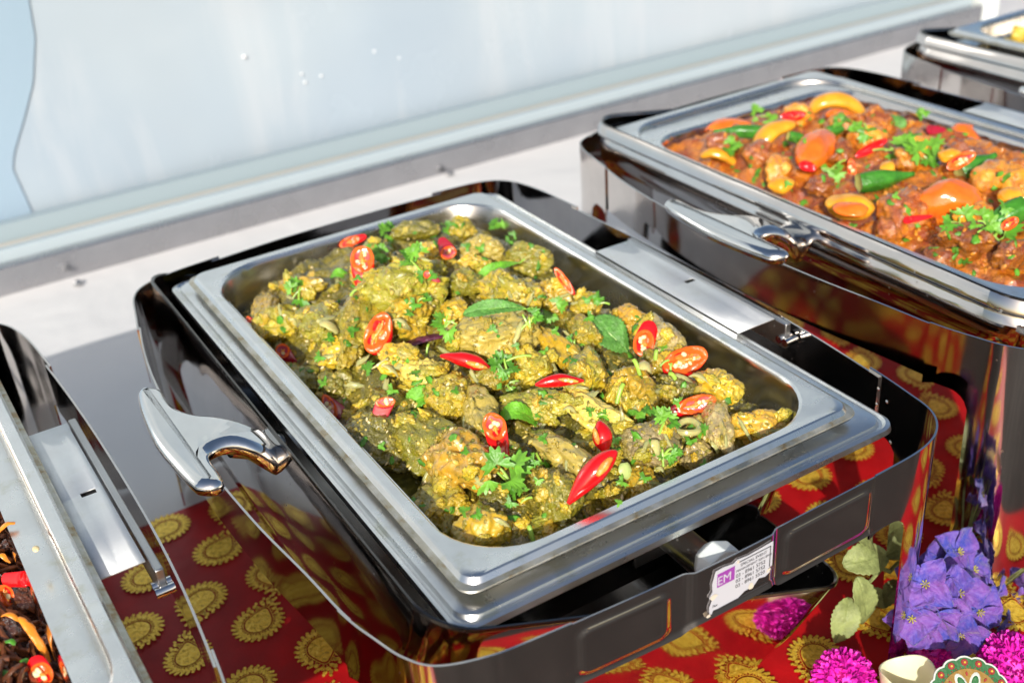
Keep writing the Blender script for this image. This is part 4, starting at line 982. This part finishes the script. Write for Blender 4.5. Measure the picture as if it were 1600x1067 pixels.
stem(826, 822, 834, 848, 'short green stem standing against the front wall')
stem(990, 562, 1000, 586, 'green stem lying on the onion slice'); stem(974, 600, 964, 630, 'green stem on the front of the golden piece with the onion')
stem(1026, 548, 1024, 562, 'short green stem right of the upright seeded chilli')
stem(1046, 584, 1056, 594, 'small green stem below the widest chilli slice'); stem(670, 538, 666, 556, 'tiny pale stem across the purple strip', .001)
stem(562, 452, 548, 462, 'short stem beside the slab of chicken', .0012); stem(790, 565, 830, 556, 'thin green stem in the centre', .001)
def strip_(x1, y1, x2, y2, wpx, label, mt, name, cat, arc=.006):
    p, _ = hitp((x1 + x2) / 2, (y1 + y2) / 2); k = depth(p) - .005; u = k / FPX
    A, B = CAM + ray(x1, y1) * k, CAM + ray(x2, y2) * k; m_ = (A + B) / 2 + np.array([0, 0, arc])
    n = 12; pts = [(1 - t) ** 2 * A + 2 * t * (1 - t) * m_ + t * t * B - A for t in np.linspace(0, 1, n)]
    R = [wpx / 2 * u * (math.sin(math.pi * (i + .6) / (n + .2)) ** .5) for i in range(n)]
    b = MB().tube(pts, R, 10, 0, True, .4); b.V = [tuple(np.array(v) + .0008 * noise(np.array([v]) * 220)[0]) for v in b.V]
    return tag(b.build(name, [M[mt]], None, A), label, cat)
strip_(618, 547, 702, 524, 20, 'dark purple shallot skin strip in the middle left', 'shallot', 'shallot_strip', 'shallot')
strip_(996, 572, 1018, 580, 26, 'translucent onion slice below the upright seeded chilli', 'onion', 'onion_slice', 'onion')
strip_(1020, 688, 1028, 712, 15, 'pinkish onion sliver on the greyish chicken piece', 'onion', 'onion_slice', 'onion')
strip_(1024, 732, 1040, 742, 10, 'pale onion sliver at the front wall', 'onion', 'onion_slice', 'onion')
strip_(1112, 690, 1122, 706, 16, 'triangular onion slice in the front right gravy', 'onion', 'onion_slice', 'onion')
strip_(596, 572, 622, 588, 9, 'curved onion sliver below the golden lump', 'onion', 'onion_slice', 'onion')
strip_(500, 505, 528, 520, 20, 'glassy onion piece in the left half', 'onion', 'onion_slice', 'onion')
strip_(880, 640, 900, 645, 10, 'pale onion bits left of the chicken strip', 'onion', 'onion_slice', 'onion')
strip_(614, 500, 640, 512, 8, 'thin onion sliver under the orange golden lump', 'onion', 'onion_slice', 'onion')
strip_(1076, 588, 1108, 598, 8, 'thin onion strand over the arched golden piece', 'onion', 'onion_slice', 'onion')
strip_(972, 724, 982, 748, 24, 'pale green celery leaf piece beside the large smooth chilli', 'celery', 'pale_leaf', 'leaf', .003)
# onion ring
p, _ = hitp(1070, 676); u = depth(p) / FPX
pts = [(.0085 * math.cos(t), .0075 * math.sin(t), .001 * math.sin(2 * t)) for t in np.linspace(0, 2 * math.pi, 26)]
tag(MB().tube(pts, [.0024] * 26, 8, 0, False).build('onion_ring', [M['onion']], None, p + np.array([0, -.003, .006])), 'soft onion ring near the front wall on the right', 'onion')
# ---- orange red dish in the chafing dish on the right
OX, OY, OZ = .513, .0, .013
def h2(x, y):
    x = (x - OX) / 1.05; y = (y - OY) / 1.07; ex = min(x, (.325 - x) * 1.2); ey = min(y, .53 - y)
    e = smooth01((min(ex, ey) - .016) / .06)
    return OZ - .030 + .026 * e + .010 * math.exp(-((x - .2) / .12) ** 2 - ((y - .30) / .2) ** 2)
pile('red_sauce', (OX + .023, OX + .319, OY + .023, OY + .543), h2, -.05, M['redsauce'], (OX + .16, OY + .26, Z0 - .04), 'orange red spiced sauce filling the pan on the right', nx=120, ny=190, seed=9.0, drop=.008)
RM = [
 (1196,262,1236,262,62,'orangemeat','dark edged orange chicken piece under the crescent tomato'), (1170,225,1200,240,40,'redmeat','small spiced piece at the left wall of the right pan'),
 (1265,285,1300,292,44,'redmeat','spiced chicken piece left of the halved tomato'), (1385,318,1440,332,66,'redmeat','dark charred chicken piece between the halved and the whole tomato'),
 (1330,200,1380,205,44,'orangemeat','orange chicken piece in the middle back of the right pan'), (1300,225,1330,235,40,'redmeat','spiced piece right of the blocky tomato'),
 (1550,262,1596,300,84,'orangemeat','large orange chicken piece at the right edge of the photo'), (1500,330,1550,345,50,'orangemeat','orange piece under the light cilantro in the right pan'),
 (1465,362,1560,378,44,'redmeat','long dark chicken slab near the front of the right pan'), (1560,400,1610,385,40,'redmeat','dark piece at the lower right edge of the right pan'),
 (1370,352,1400,362,36,'redmeat','dark piece by the left wall in the front half of the right pan'), (1225,150,1260,170,36,'orangemeat','piece at the back wall of the right pan'),
 (1345,165,1390,178,44,'redmeat','dark red piece right of the arched tomato'), (1430,215,1465,225,44,'orangemeat','orange piece behind the cilantro heap in the right pan'),
 (1100,215,1150,215,36,'redmeat','red piece in the back left corner of the right pan'), (1480,232,1520,240,40,'redmeat','piece in front of the tall tomato'),
 (1400,240,1440,246,40,'orangemeat','orange piece among the cilantro stems in the right pan'), (1290,175,1330,182,36,'orangemeat','orange piece below the arched tomato'),
 (1440,400,1500,408,40,'redmeat','dark piece by the front left wall of the right pan'), (1575,225,1605,232,40,'orangemeat','orange piece at the right edge below the okra')]
for i, (x1, y1, x2, y2, wp, mk, lab) in enumerate(RM):
    piece('meat_piece', x1, y1, x2, y2, wp, M[mk], lab, 'chicken piece', h2, 500 + i * 5, 4, .007, .95, 3, .8)
def smoothblob(name, x1, y1, x2, y2, wp, mt, label, cat, hf, seed, lift=.006, thick=.7):
    return piece(name, x1, y1, x2, y2, wp, M[mt], label, cat, hf, seed, 4, lift, thick, 0, .12, tilt=.2)
def arc_(name, pts, wp, mt, label, cat, hf, lift=.010, flat=.7):
    pts = [(a, sh(b)) for a, b in pts]; c = np.mean(pts, 0); base = surf(c[0], c[1], hf); k0 = depth(base) - lift; u = k0 / FPX
    Q = [CAM + ray(*p) * (k0 - .004 * math.sin(math.pi * i / (len(pts) - 1))) for i, p in enumerate(pts)]
    K = []; m_ = len(Q)
    for i in range(m_ - 1):
        p0, p1, p2, p3 = Q[max(i - 1, 0)], Q[i], Q[i + 1], Q[min(i + 2, m_ - 1)]
        for t in np.arange(5) / 5: K.append(.5 * ((2 * p1) + (-p0 + p2) * t + (2 * p0 - 5 * p1 + 4 * p2 - p3) * t * t + (-p0 + 3 * p1 - 3 * p2 + p3) * t ** 3))
    K.append(Q[-1]); n = len(K)
    R = [wp / 2 * u * (math.sin(math.pi * (i + .7) / (n + .4)) ** .45) for i in range(n)]
    return tag(MB().tube([q - base for q in K], R, 14, 0, True, flat).build(name, [M[mt]], None, base), label, cat)
arc_('tomato_wedge', [(1268,158), (1280,140), (1310,133), (1335,145), (1350,165)], 32, 'tomatoy', 'arched yellow orange tomato skin at the back of the right pan', 'tomato', h2)
smoothblob('tomato_wedge', 1290, 158, 1325, 160, 22, 'tomato', 'orange tomato flesh under the arched skin', 'tomato', h2, 31)
arc_('tomato_wedge', [(1188,240), (1190,215), (1208,192), (1240,180)], 36, 'tomatoy', 'crescent shaped tomato wedge left of the blocky one', 'tomato', h2)
smoothblob('tomato_wedge', 1258, 246, 1296, 200, 50, 'tomato', 'blocky orange tomato piece with two highlights', 'tomato', h2, 33, .012, .9)
arc_('tomato_wedge', [(1095,243), (1115,236), (1135,244), (1150,258)], 24, 'tomatoy', 'yellow tomato wedge by the left wall of the right pan', 'tomato', h2)
tb_ = smoothblob('tomato_wedge', 1292, 316, 1368, 322, 44, 'tomatoy', 'halved tomato with a yellow rim and red pulp', 'tomato', h2, 35, .010, .8)
smoothblob('tomato_wedge', 1302, 322, 1354, 328, 30, 'tomato', 'red pulp side of the halved tomato', 'tomato', h2, 36, .018, .5)
smoothblob('tomato_wedge', 1436, 306, 1534, 306, 60, 'tomato', 'largest shiny orange tomato in the right pan', 'tomato', h2, 37, .014, .95)
smoothblob('tomato_wedge', 1478, 205, 1532, 208, 54, 'tomato', 'tall orange tomato piece near the right wall', 'tomato', h2, 39, .012, 1.0)
smoothblob('tomato_wedge', 1112, 184, 1172, 180, 32, 'tomato', 'blurred red tomato piece in the back left corner', 'tomato', h2, 41)
def okra(x1, y1, x2, y2, wp, label, hf=h2, lift=.014):
    y1, y2 = sh(y1), sh(y2); c = ((x1 + x2) / 2, (y1 + y2) / 2); base = surf(c[0], c[1], hf); k = depth(base) - lift; u = k / FPX
    A, B = CAM + ray(x1, y1) * k, CAM + ray(x2, y2) * (k + .003); d = B - A; L = np.linalg.norm(d); d /= L
    a = np.cross(d, [0, 0, 1]); a /= np.linalg.norm(a); b = np.cross(a, d); V = []; F = []; n = 20; m_ = 12
    for j in range(m_ + 1):
        t = j / m_; r = wp / 2 * u * (1.0 - .75 * smooth01((t - .35) / .65)) * (.88 + .12 * min(1, t * 6))
        for i in range(n):
            th = 2 * math.pi * i / n; q = r * (1 + .09 * math.cos(5 * th)); V.append(A - base + d * L * t + a * q * math.cos(th) + b * q * math.sin(th))
    for j in range(m_):
        for i in range(n): F.append((j * n + i, j * n + (i + 1) % n, (j + 1) * n + (i + 1) % n, (j + 1) * n + i))
    F.append(tuple(m_ * n + i for i in range(n)))
    o = put('okra_pod', mesh('okra_pod', V, F, M['okra']), None, base); tag(o, label, 'okra')
    V2 = [np.array(V[i]) - d * .0004 for i in range(n)] + [A - base + d * .0008 + (np.array(V[i]) - (A - base)) * .55 for i in range(n)]
    put('cut_end', mesh('cut_end', V2, [(i, (i + 1) % n, n + (i + 1) % n, n + i) for i in range(n)] + [tuple(n + i for i in range(n))], M['okracut']), o); return o
okra(1190, 196, 1115, 194, 21, 'straight okra pod in the back left part of the right pan'); okra(1342, 286, 1428, 272, 33, 'thick okra pod with its cut end left of the whole tomato')
okra(1232, 203, 1268, 212, 17, 'short okra behind the blocky tomato'); okra(1500, 272, 1556, 240, 36, 'dark okra pod beside the seeded chilli in the right pan')
okra(1538, 205, 1602, 240, 26, 'slim okra pod near the right wall'); okra(1602, 322, 1524, 364, 38, 'largest okra with a pale seedy cut at the right edge')
smoothblob('tomato_wedge', 1376, 258, 1398, 262, 24, 'tomatoy', 'small orange tomato bit among the cilantro stems in the right pan', 'tomato', h2, 51, .012)
smoothblob('tomato_wedge', 1205, 290, 1238, 282, 30, 'tomatoy', 'bright orange tomato bit below the crescent wedge', 'tomato', h2, 52, .014)
smoothblob('tomato_wedge', 1470, 240, 1500, 236, 26, 'tomatoy', 'orange tomato bit behind the seeded chilli in the right pan', 'tomato', h2, 53, .012)
smoothblob('tomato_wedge', 1560, 300, 1596, 306, 36, 'tomatoy', 'orange tomato bit at the right photo edge', 'tomato', h2, 54, .016)
smoothblob('tomato_wedge', 1495, 338, 1530, 330, 30, 'tomatoy', 'orange tomato bit under the pale cilantro on the right', 'tomato', h2, 55, .010)
okra(1290, 196, 1328, 186, 18, 'short okra below the arched tomato'); okra(1405, 215, 1440, 200, 16, 'small okra behind the curry leaf')
bpy.context.view_layer.update()
C2 = [((1222,165,1258,160,12, 4,3,.6), 'blurred red chilli at the back of the right pan', 0), ((1340,240,1384,212,12, -8,8,.2), 'long red chilli in the middle of the right pan', 0),
 ((1329,250,1333,282,11, 3,-4,.4), 'short red chilli hanging below the long one', 2), ((1482,262,1522,238,18, -3,5,.6), 'pale centred chilli slice beside the dark okra', 4),
 ((1448,192,1456,190,12, 24,0,.3), 'dark red chilli by the right wall of the right pan', 0), ((1412,346,1424,342,10, 36,-6,.1), 'pointed red chilli below the whole tomato', 0),
 ((1250,258,1274,264,12, -2,-6,.5), 'red chilli under the blocky tomato', 0), ((1566,356,1590,342,14, 3,4,.5), 'small red chilli beside the largest okra', 1)]
for i, (a, lab, ns) in enumerate(C2): chili(a[0], sh(a[1]), a[2], sh(a[3]), *a[4:], lab, 'chili' if 'dark' not in lab else 'chilid', seed=300 + i, show=ns > 0, nseeds=ns)
bpy.context.view_layer.update()
for i, (a, b, s_, nl, ns, lab) in enumerate([(1440,245,60,5,2,'cilantro heap left of the seeded chilli in the right pan'), (1390,240,60,3,4,'cilantro stems right of the long chilli'),
  (1300,265,50,3,3,'cilantro below the blocky tomato'), (1230,295,20,1,0,'tiny leaf in the left of the right pan'), (1400,312,16,1,0,'small leaf on the dark charred piece'),
  (1500,345,50,3,2,'pale cilantro leaves left of the largest okra'), (1560,375,70,2,5,'cilantro stems on the dark slab at the lower right'), (1190,175,40,3,1,'cilantro at the back left of the right pan'),
  (1310,180,34,3,0,'blurred cilantro below the arched tomato'), (1140,225,40,3,0,'cilantro in the left corner of the right pan'), (1440,175,30,3,0,'cilantro at the right wall of the right pan'),
  (1530,355,40,3,2,'cilantro bits in front of the orange piece on the right'), (1350,195,40,3,1,'cilantro in the middle back of the right pan'), (1570,330,30,2,1,'leaf by the right photo edge'),
  (1250,215,26,2,0,'leaf left of the blocky tomato')]):
    cilantro(a, sh(b), s_, nl, ns, lab, 200 + i, .7)
mint(1398, 175, 1410, 218, 28, 'mint', 'dark green curry leaf standing in the middle of the right pan', fold=.1)
scatter('red_crumbs', 350, (1080, 1600, 130, 430), h2, M['orangemeat'], .0012, .0030, (OX + .16, OY + .26, Z0), 'orange spice crumbs on the food in the right pan', 'spice crumbs', 15)
scatter('herb_bits', 240, (1080, 1600, 150, 430), h2, M['cil'], .0014, .0034, (OX + .16, OY + .26, Z0), 'tiny chopped herbs on the food in the right pan', 'herb bits', 19)
# ---- dark brown noodles in the near left dish
NX0 = -.504
def h0(x, y):
    x -= NX0; e = smooth01((min(x, .325 - x, y, .53 - y) - .018) / .05)
    return -.052 + .030 * e
pile('noodle_sauce', (NX0 + .024, NX0 + .3055, .024, .505), h0, -.057, M['beef'], (NX0 + .16, .26, Z0 - .05), 'dark brown sauce under the noodles in the near left dish', nx=90, ny=130, seed=21., drop=.006)
rs = np.random.default_rng(77); nb = MB()
for i in range(420):
    x, y = rs.uniform(NX0 + .16, NX0 + .308), rs.uniform(.02, .42); a = rs.uniform(0, 6.28); cu = rs.uniform(-60, 60); p = np.array([x, y]); pts = []
    for k in range(10):
        xx = min(max(p[0], NX0 + .03), NX0 + .3045); yy = min(max(p[1], .03), .5)
        pts.append((xx - NX0 - .16, yy - .26, h0(xx, yy) + .05 + .002 + .005 * math.sin(k * .8 + i) + rs.uniform(0, .001))); p = p + .006 * np.array([math.cos(a), math.sin(a)]); a += cu * .006
    nb.tube(pts, [.0016] * 10, 6)
tag(nb.build('noodles', [M['noodle']], None, (NX0 + .16, .26, Z0 - .05)), 'tangle of glossy dark brown noodles in the near left dish', 'noodles', kind='stuff')
for i, (x1, y1, x2, y2, wp, lab) in enumerate([(22,925,50,945,46,'dark brown meat lump below the red chilli chunk at the left'), (-4,855,18,850,40,'dark meat piece at the left photo edge above the chilli'), (-2,990,26,975,36,'dark meat piece at the left photo edge'), (50,1000,60,1010,34,'small brown meat piece beside the carrot strip')]):
    piece('beef_piece', x1, y1, x2, y2, wp, M['beef'], lab, 'meat piece', h0, 700 + i, 4, .006, .9, 3, .9)
bpy.context.view_layer.update()
chili(38, 893, 40, 915, 16, -26, 2, .9, 'thick red chilli chunk in the noodles near the left edge', seed=401, nseeds=0, show=False)
chili(4, 915, 14, 945, 22, -10, 2, .9, 'red chilli slice cut by the left photo edge', seed=402, nseeds=1)
chili(50, 1044, 78, 1064, 32, -6, -10, .9, 'big chilli slice with seeds at the bottom left corner', seed=403, nseeds=5)
strip_(-6, 838, 24, 816, 12, 'orange carrot strip at the left photo edge', 'carrot', 'carrot_strip', 'carrot')
strip_(30, 964, 78, 1032, 14, 'long curled carrot strip in the noodles', 'carrot', 'carrot_strip', 'carrot', .012)
strip_(-4, 868, 16, 880, 9, 'thin carrot strip above the chilli slice at the left edge', 'carrot', 'carrot_strip', 'carrot')
strip_(2, 962, 34, 972, 9, 'flat carrot strip behind the long curled one', 'carrot', 'carrot_strip', 'carrot')
for (a, b, wp, lab) in ((16, 1002, 20, 'spring onion piece beside the long carrot strip'), (39, 1032, 18, 'round spring onion piece left of the big chilli slice'), (0, 1014, 16, 'spring onion at the left photo edge'), (6, 1052, 28, 'largest spring onion ring in the bottom left corner')):
    strip_(a - wp / 2.4, b, a + wp / 2.4, b + 3, wp * .5, lab, 'greenon', 'spring_onion', 'spring onion', .002)
p = unp(56, 857, z=.006); q = ICO[3][0] * np.array([.0022, .0032, .0012])
tag(put('sesame_seed', mesh('sesame_seed', q, ICO[3][1], M['seed']), None, p), 'single pale seed lying on the rim of the near left pan', 'seed')
# ---- yellow food, far right
FX, FY = 1.046, .0
def h3(x, y):
    return .016
pile('yellow_food', (FX + .022, FX + .303, FY + .022, FY + .508), h3, -.05, M['yel2'], (FX + .16, FY + .26, Z0 - .03), 'bright yellow food in the farthest pan', nx=60, ny=90, seed=33., drop=.010)
piece('yellow_piece', 1580, 50, 1605, 52, 26, M['yel2'], 'bright yellow lump of food at the top right corner', 'food piece', h3, 800, 4, .006, .9, 2, .4)
# ------------------------------------------------------------------ decorations on the red cloth, front right
M['petal'] = mat('hydrangea_petal', (.16, .16, .62), .6); N = NT(M['petal'])
c_ = N.mix(N.ramp(N.noise(48, 4, .6), [(.40, 0), (.62, 1)]), (.030, .040, .34), (.16, .045, .30))
c_ = N.mix(N.math('MULTIPLY', N.ramp(N.noise(380, 3, .7), [(.42, 0), (.7, 1)]), .4), c_, (.17, .14, .46))
N.l(c_, N.b.inputs['Base Color']); N.l(N.bump(N.noise(420, 3, .6, .8), .0009), N.b.inputs['Normal']); N.b.inputs['Sheen Weight'].default_value = .2
M['stamen'] = simple('yellow_stamen', (.42, .38, .03), .6)
M['hleaf'] = simple('grey_green_leaf', (.22, .26, .09), .6, .3, .0008, 300)
M['magenta'] = mat('magenta_foil', (.72, .01, .42), .55); N = NT(M['magenta'])
N.l(N.ramp(N.noise(160, 3), [(.35, (.45, .004, .30)), (.6, (.85, .02, .50)), (.75, (.95, .12, .62))]), N.b.inputs['Base Color'])
M['ivory'] = simple('ivory_wax', (.80, .72, .48), .30, .08, .0004, 60, Subsurface_Weight=.15)
def petal_mesh(L, W, seed):
    V = []; F = []; nx, ny = 10, 8
    for i in range(nx + 1):
        t = i / nx; wd = W / 2 * (math.sin(math.pi * min(1, (t * .86 + .07))) ** .8) * (1.15 if t > .5 else 1)
        for j in range(-ny, ny + 1):
            s = j / ny; x = L * t - .10 * L * abs(s) ** 2 * t + .05 * L * (1 - abs(s)) * (t ** 6); y = wd * s
            z = .9 * y * y / W - .30 * L * t * t + .07 * W * math.sin(8 * t + 5 * s + seed) + .02 * W * math.sin(17 * s + seed)
            V.append((x, y, z))
    k = 2 * ny + 1
    for i in range(nx):
        for j in range(2 * ny): F.append((i * k + j, (i + 1) * k + j, (i + 1) * k + j + 1, i * k + j + 1))
    return V, F
def hydrangea(cen, florets, label, seed):
    rs = np.random.default_rng(seed); cen = np.array(cen)
    root = bpy.data.objects.new('hydrangea', None); sc.collection.objects.link(root); root.location = (cen[0], cen[1], TZ + .004); tag(root, label, 'flower')
    R0_ = np.array(root.location)
    for (px, py, yy, ang, Lf) in florets:
        p = unp(px, py, y=yy); nrm = (p - cen); nrm /= np.linalg.norm(nrm); nrm = nrm * 1.0 - CR[2] * .35 + np.array([0, 0, .1]) + rs.normal(size=3) * .28; nrm /= np.linalg.norm(nrm)
        st = MB(); a0 = np.cross(nrm, [0, 1, 0.2]); a0 /= np.linalg.norm(a0); b0 = np.cross(nrm, a0)
        for k in range(7):
            t = k * .9; q = a0 * math.cos(t) * .002 + b0 * math.sin(t) * .002; st.tube([np.zeros(3), nrm * .002 + q * .7, nrm * .0035 + q * 1.6], [.0003, .0003, .0005], 5)
        fl = st.build('floret', [M['stamen']], root, p - R0_)
        MB().tube([np.zeros(3), (cen - p) * .8], [.0011, .0012], 6).build('stalk', [M['hleaf']], fl)
        for k in range(4):
            th = ang + k * math.pi / 2 + rs.uniform(-.2, .2); d = a0 * math.cos(th) + b0 * math.sin(th) + nrm * rs.uniform(-.05, .6)
            V, F = petal_mesh(Lf * rs.uniform(.9, 1.12), Lf * rs.uniform(.85, 1.05), rs.uniform(0, 9))
            o = put('petal', mesh('petal', place_dir(np.array(V) * .80, d, nrm), F, M['petal']), fl); s__ = o.modifiers.new('t', 'SOLIDIFY'); s__.thickness = .0003
    MB().tube([(0, 0, 0), (0, 0, cen[2] - R0_[2])], [.003, .0025], 8).build('stem', [M['hleaf']], root)
    return root
hy = hydrangea((.432, -.012, Z0 - .195), [(1497,862,-.028,.5,.027), (1446,912,-.045,.2,.026), (1540,900,-.03,.9,.025), (1500,925,-.055,.6,.028), (1530,955,-.060,.1,.028), (1462,965,-.055,.9,.026), (1500,990,-.066,.4,.027), (1575,925,-.030,.3,.024), (1425,965,-.045,.6,.024), (1560,985,-.055,.2,.024), (1470,880,-.02,.8,.024),(1520,890,-.03,.2,.024),(1455,940,-.05,.7,.022),(1548,935,-.045,.5,.024),(1590,905,-.02,.9,.022),(1480,940,-.055,.3,.022),(1515,1000,-.068,.8,.022),(1440,985,-.05,.1,.022)], 'blue and purple artificial hydrangea bloom beside the leg of the middle dish', 3)
hydrangea((.51, -.045, Z0 - .205), [(1598,965,-.055,.5,.025), (1622,930,-.05,.2,.025), (1615,1000,-.07,.8,.025), (1640,965,-.06,.3,.025)], 'second blue hydrangea bloom cut by the right edge of the photo', 9)
def hleaf(x1, y1, x2, y2, wp, yy):
    A = unp(x1, y1, y=yy); B = unp(x2, y2, y=yy - .01); u = depth(A) / FPX; L = np.linalg.norm(B - A)
    V, F = leaf_mesh(L, wp * u, .10, .12, .6 / L * .05, 22, 10, x1); V = place_dir(V, B - A, np.array([-.2, -.6, .8]))
    o = put('leaf', mesh('leaf', V, F, M['hleaf']), hy, (A + B) / 2 - np.array(hy.location)); s__ = o.modifiers.new('t', 'SOLIDIFY'); s__.thickness = .0004
hleaf(1322, 880, 1400, 862, 52, .012); hleaf(1345, 905, 1362, 985, 44, .0); hleaf(1330, 935, 1310, 1010, 46, .0); hleaf(1355, 925, 1400, 945, 30, .01); hleaf(1372, 850, 1345, 830, 40, .02)
b = MB(); p0 = unp(1340, 930, y=.0) - np.array(hy.location); b.tube([p0, p0 + np.array([.03, .004, .01]), np.array([0, 0, .02])], [.0016, .0018, .002], 6); b.build('branch', [M['hleaf']], hy)
def pompom(cen, R, label, seed, n=900):
    rs = np.random.default_rng(seed); mb = MB()
    mb.add(ICO[3][0] * R * .80, [tuple(f) for f in ICO[3][1]])
    for i in range(n):
        z = 1 - 2 * (i + .5) / n; th = i * 2.39996; d = np.array([math.sqrt(1 - z * z) * math.cos(th), math.sqrt(1 - z * z) * math.sin(th), z]) + rs.normal(size=3) * .10
        d /= np.linalg.norm(d); a = np.cross(d, rs.normal(size=3)); a /= np.linalg.norm(a); b_ = np.cross(d, a); w0 = R * rs.uniform(.05, .10); r1 = R * rs.uniform(.90, 1.04)
        q = [d * R * .72 - a * w0 * .5, d * R * .72 + a * w0 * .5, d * R * .88 + a * w0 + b_ * w0 * .3, d * r1 + a * w0 * .5 + b_ * w0 * .8, d * r1 - a * w0 * .5 + b_ * w0 * .5, d * R * .88 - a * w0]
        mb.add(q, [(0, 1, 2, 3, 4, 5)])
    return tag(mb.build('pompom', [M['magenta']], None, cen, False), label, 'pompom')
pompom(unp(1318, 1062, z=-.2135), .0245, 'magenta pompom lying under the front bar of the middle dish', 1)
pompom(unp(1582, 1040, z=-.2105), .0265, 'magenta pompom in the bottom right corner behind the patterned disc', 2)
pompom(unp(1452, 1022, z=-.217), .018, 'magenta pompom shaded by the hydrangea, between the leg and the disc', 3, 800)
# ivory cup: wavy walled bowl
def cup(cen, R, Hh, label):
    V = []; F = []; n = 48; pr = [(.45, 0), (.62, .02), (.78, .35), (.92, .75), (1.0, 1.0), (.97, 1.03), (.92, 1.0), (.80, .70), (.60, .40), (.30, .28), (.05, .27)]
    for (r, z) in pr:
        for i in range(n):
            t = 2 * math.pi * i / n; wv = 1 + .05 * math.cos(3 * t + 1) * r; V.append((R * r * wv * math.cos(t), R * r * wv * math.sin(t), Hh * (z + .10 * r * z * math.cos(2 * t))))
    for j in range(len(pr) - 1):
        for i in range(n): F.append((j * n + i, j * n + (i + 1) % n, (j + 1) * n + (i + 1) % n, (j + 1) * n + i))
    F.append(tuple(range(n))[::-1]); F.append(tuple((len(pr) - 1) * n + i for i in range(n)))
    return tag(put('ivory_bowl', mesh('ivory_bowl', V, F, M['ivory']), None, cen), label, 'candle holder')
pc_ = unp(1418, 1056, z=-.197); cup((pc_[0], pc_[1], TZ + .0045), .0205, .040, 'small ivory wax bowl at the bottom edge in front of the dish leg')
# patterned disc with scalloped edge
M['dgreen'] = simple('green_enamel', (.008, .10, .02), .5); M['dred'] = simple('red_enamel', (.25, .01, .008), .5); M['dgold'] = simple('gold_paint', (.22, .12, .008), .5, .2); M['dwhite'] = simple('white_enamel', (.48, .50, .46), .6, .05); M['dyel'] = simple('yellow_dot', (.5, .36, .02), .5)
dr = bpy.data.objects.new('patterned_disc', None); sc.collection.objects.link(dr); tag(dr, 'round green and gold disc with red scallops at the bottom right', 'ornament')
p = unp(1515, 1092, y=-.112); dr.location = p
nrm = Vector((-.35, -.62, .70)).normalized(); dr.rotation_euler = nrm.to_track_quat('Z', 'Y').to_euler()
R = .030
def dsk(name, mtl, fn, z0, z1, n=120):
    V = [(fn(t) * math.cos(t), fn(t) * math.sin(t), z0) for t in np.linspace(0, 2 * math.pi, n, endpoint=False)] + [(fn(t) * math.cos(t), fn(t) * math.sin(t), z1) for t in np.linspace(0, 2 * math.pi, n, endpoint=False)]
    F = [tuple(range(n))[::-1], tuple(range(n, 2 * n))] + [(i, (i + 1) % n, n + (i + 1) % n, n + i) for i in range(n)]
    return put(name, mesh(name, V, F, M[mtl], None, False), dr)
scal = lambda t, a: R * (a + .075 * abs(math.cos(8 * t)) ** .5)
dsk('white_border', 'dwhite', lambda t: scal(t, .945), 0, .0016); dsk('green_plate', 'dgreen', lambda t: scal(t, .90), .0016, .0022); dsk('gold_centre', 'dgold', lambda t: R * .72, .0022, .0027)
def dot(name, mtl, r, t, rad, z, el=1.0, n=14):
    c = (r * math.cos(t), r * math.sin(t)); V = []
    for zz, s in ((z, 1), (z + .0005, .8)):
        for k in range(n):
            q = 2 * math.pi * k / n; a, b_ = rad * el * s * math.cos(q), rad * s * math.sin(q); V.append((c[0] + a * math.cos(t) - b_ * math.sin(t), c[1] + a * math.sin(t) + b_ * math.cos(t), zz))
    return put(name, mesh(name, V, [tuple(n + k for k in range(n))] + [(k, (k + 1) % n, n + (k + 1) % n, n + k) for k in range(n)], M[mtl], None, False), dr)
for k in range(16):
    t = k * math.pi / 8; dot('scallop_petal', 'dred', R * .87, t, R * .085, .0022); dot('scallop_dot', 'dyel', R * .87, t, R * .03, .0029)
for k in range(40): dot('rim_bead', 'dred', R * .755, k * math.pi / 20, R * .018, .0022)
for k in range(8):
    t = k * math.pi / 4 + math.pi / 8
    dot('lotus_petal', 'dwhite', R * .42, t, R * .13, .0027, 1.9); dot('lotus_petal_core', 'dgreen', R * .42, t, R * .085, .0033, 1.9); dot('drop_bead', 'dred', R * .60, t + math.pi / 8, R * .03, .0027, 1.8)
dot('hub', 'dred', 0, 0, R * .16, .0027)
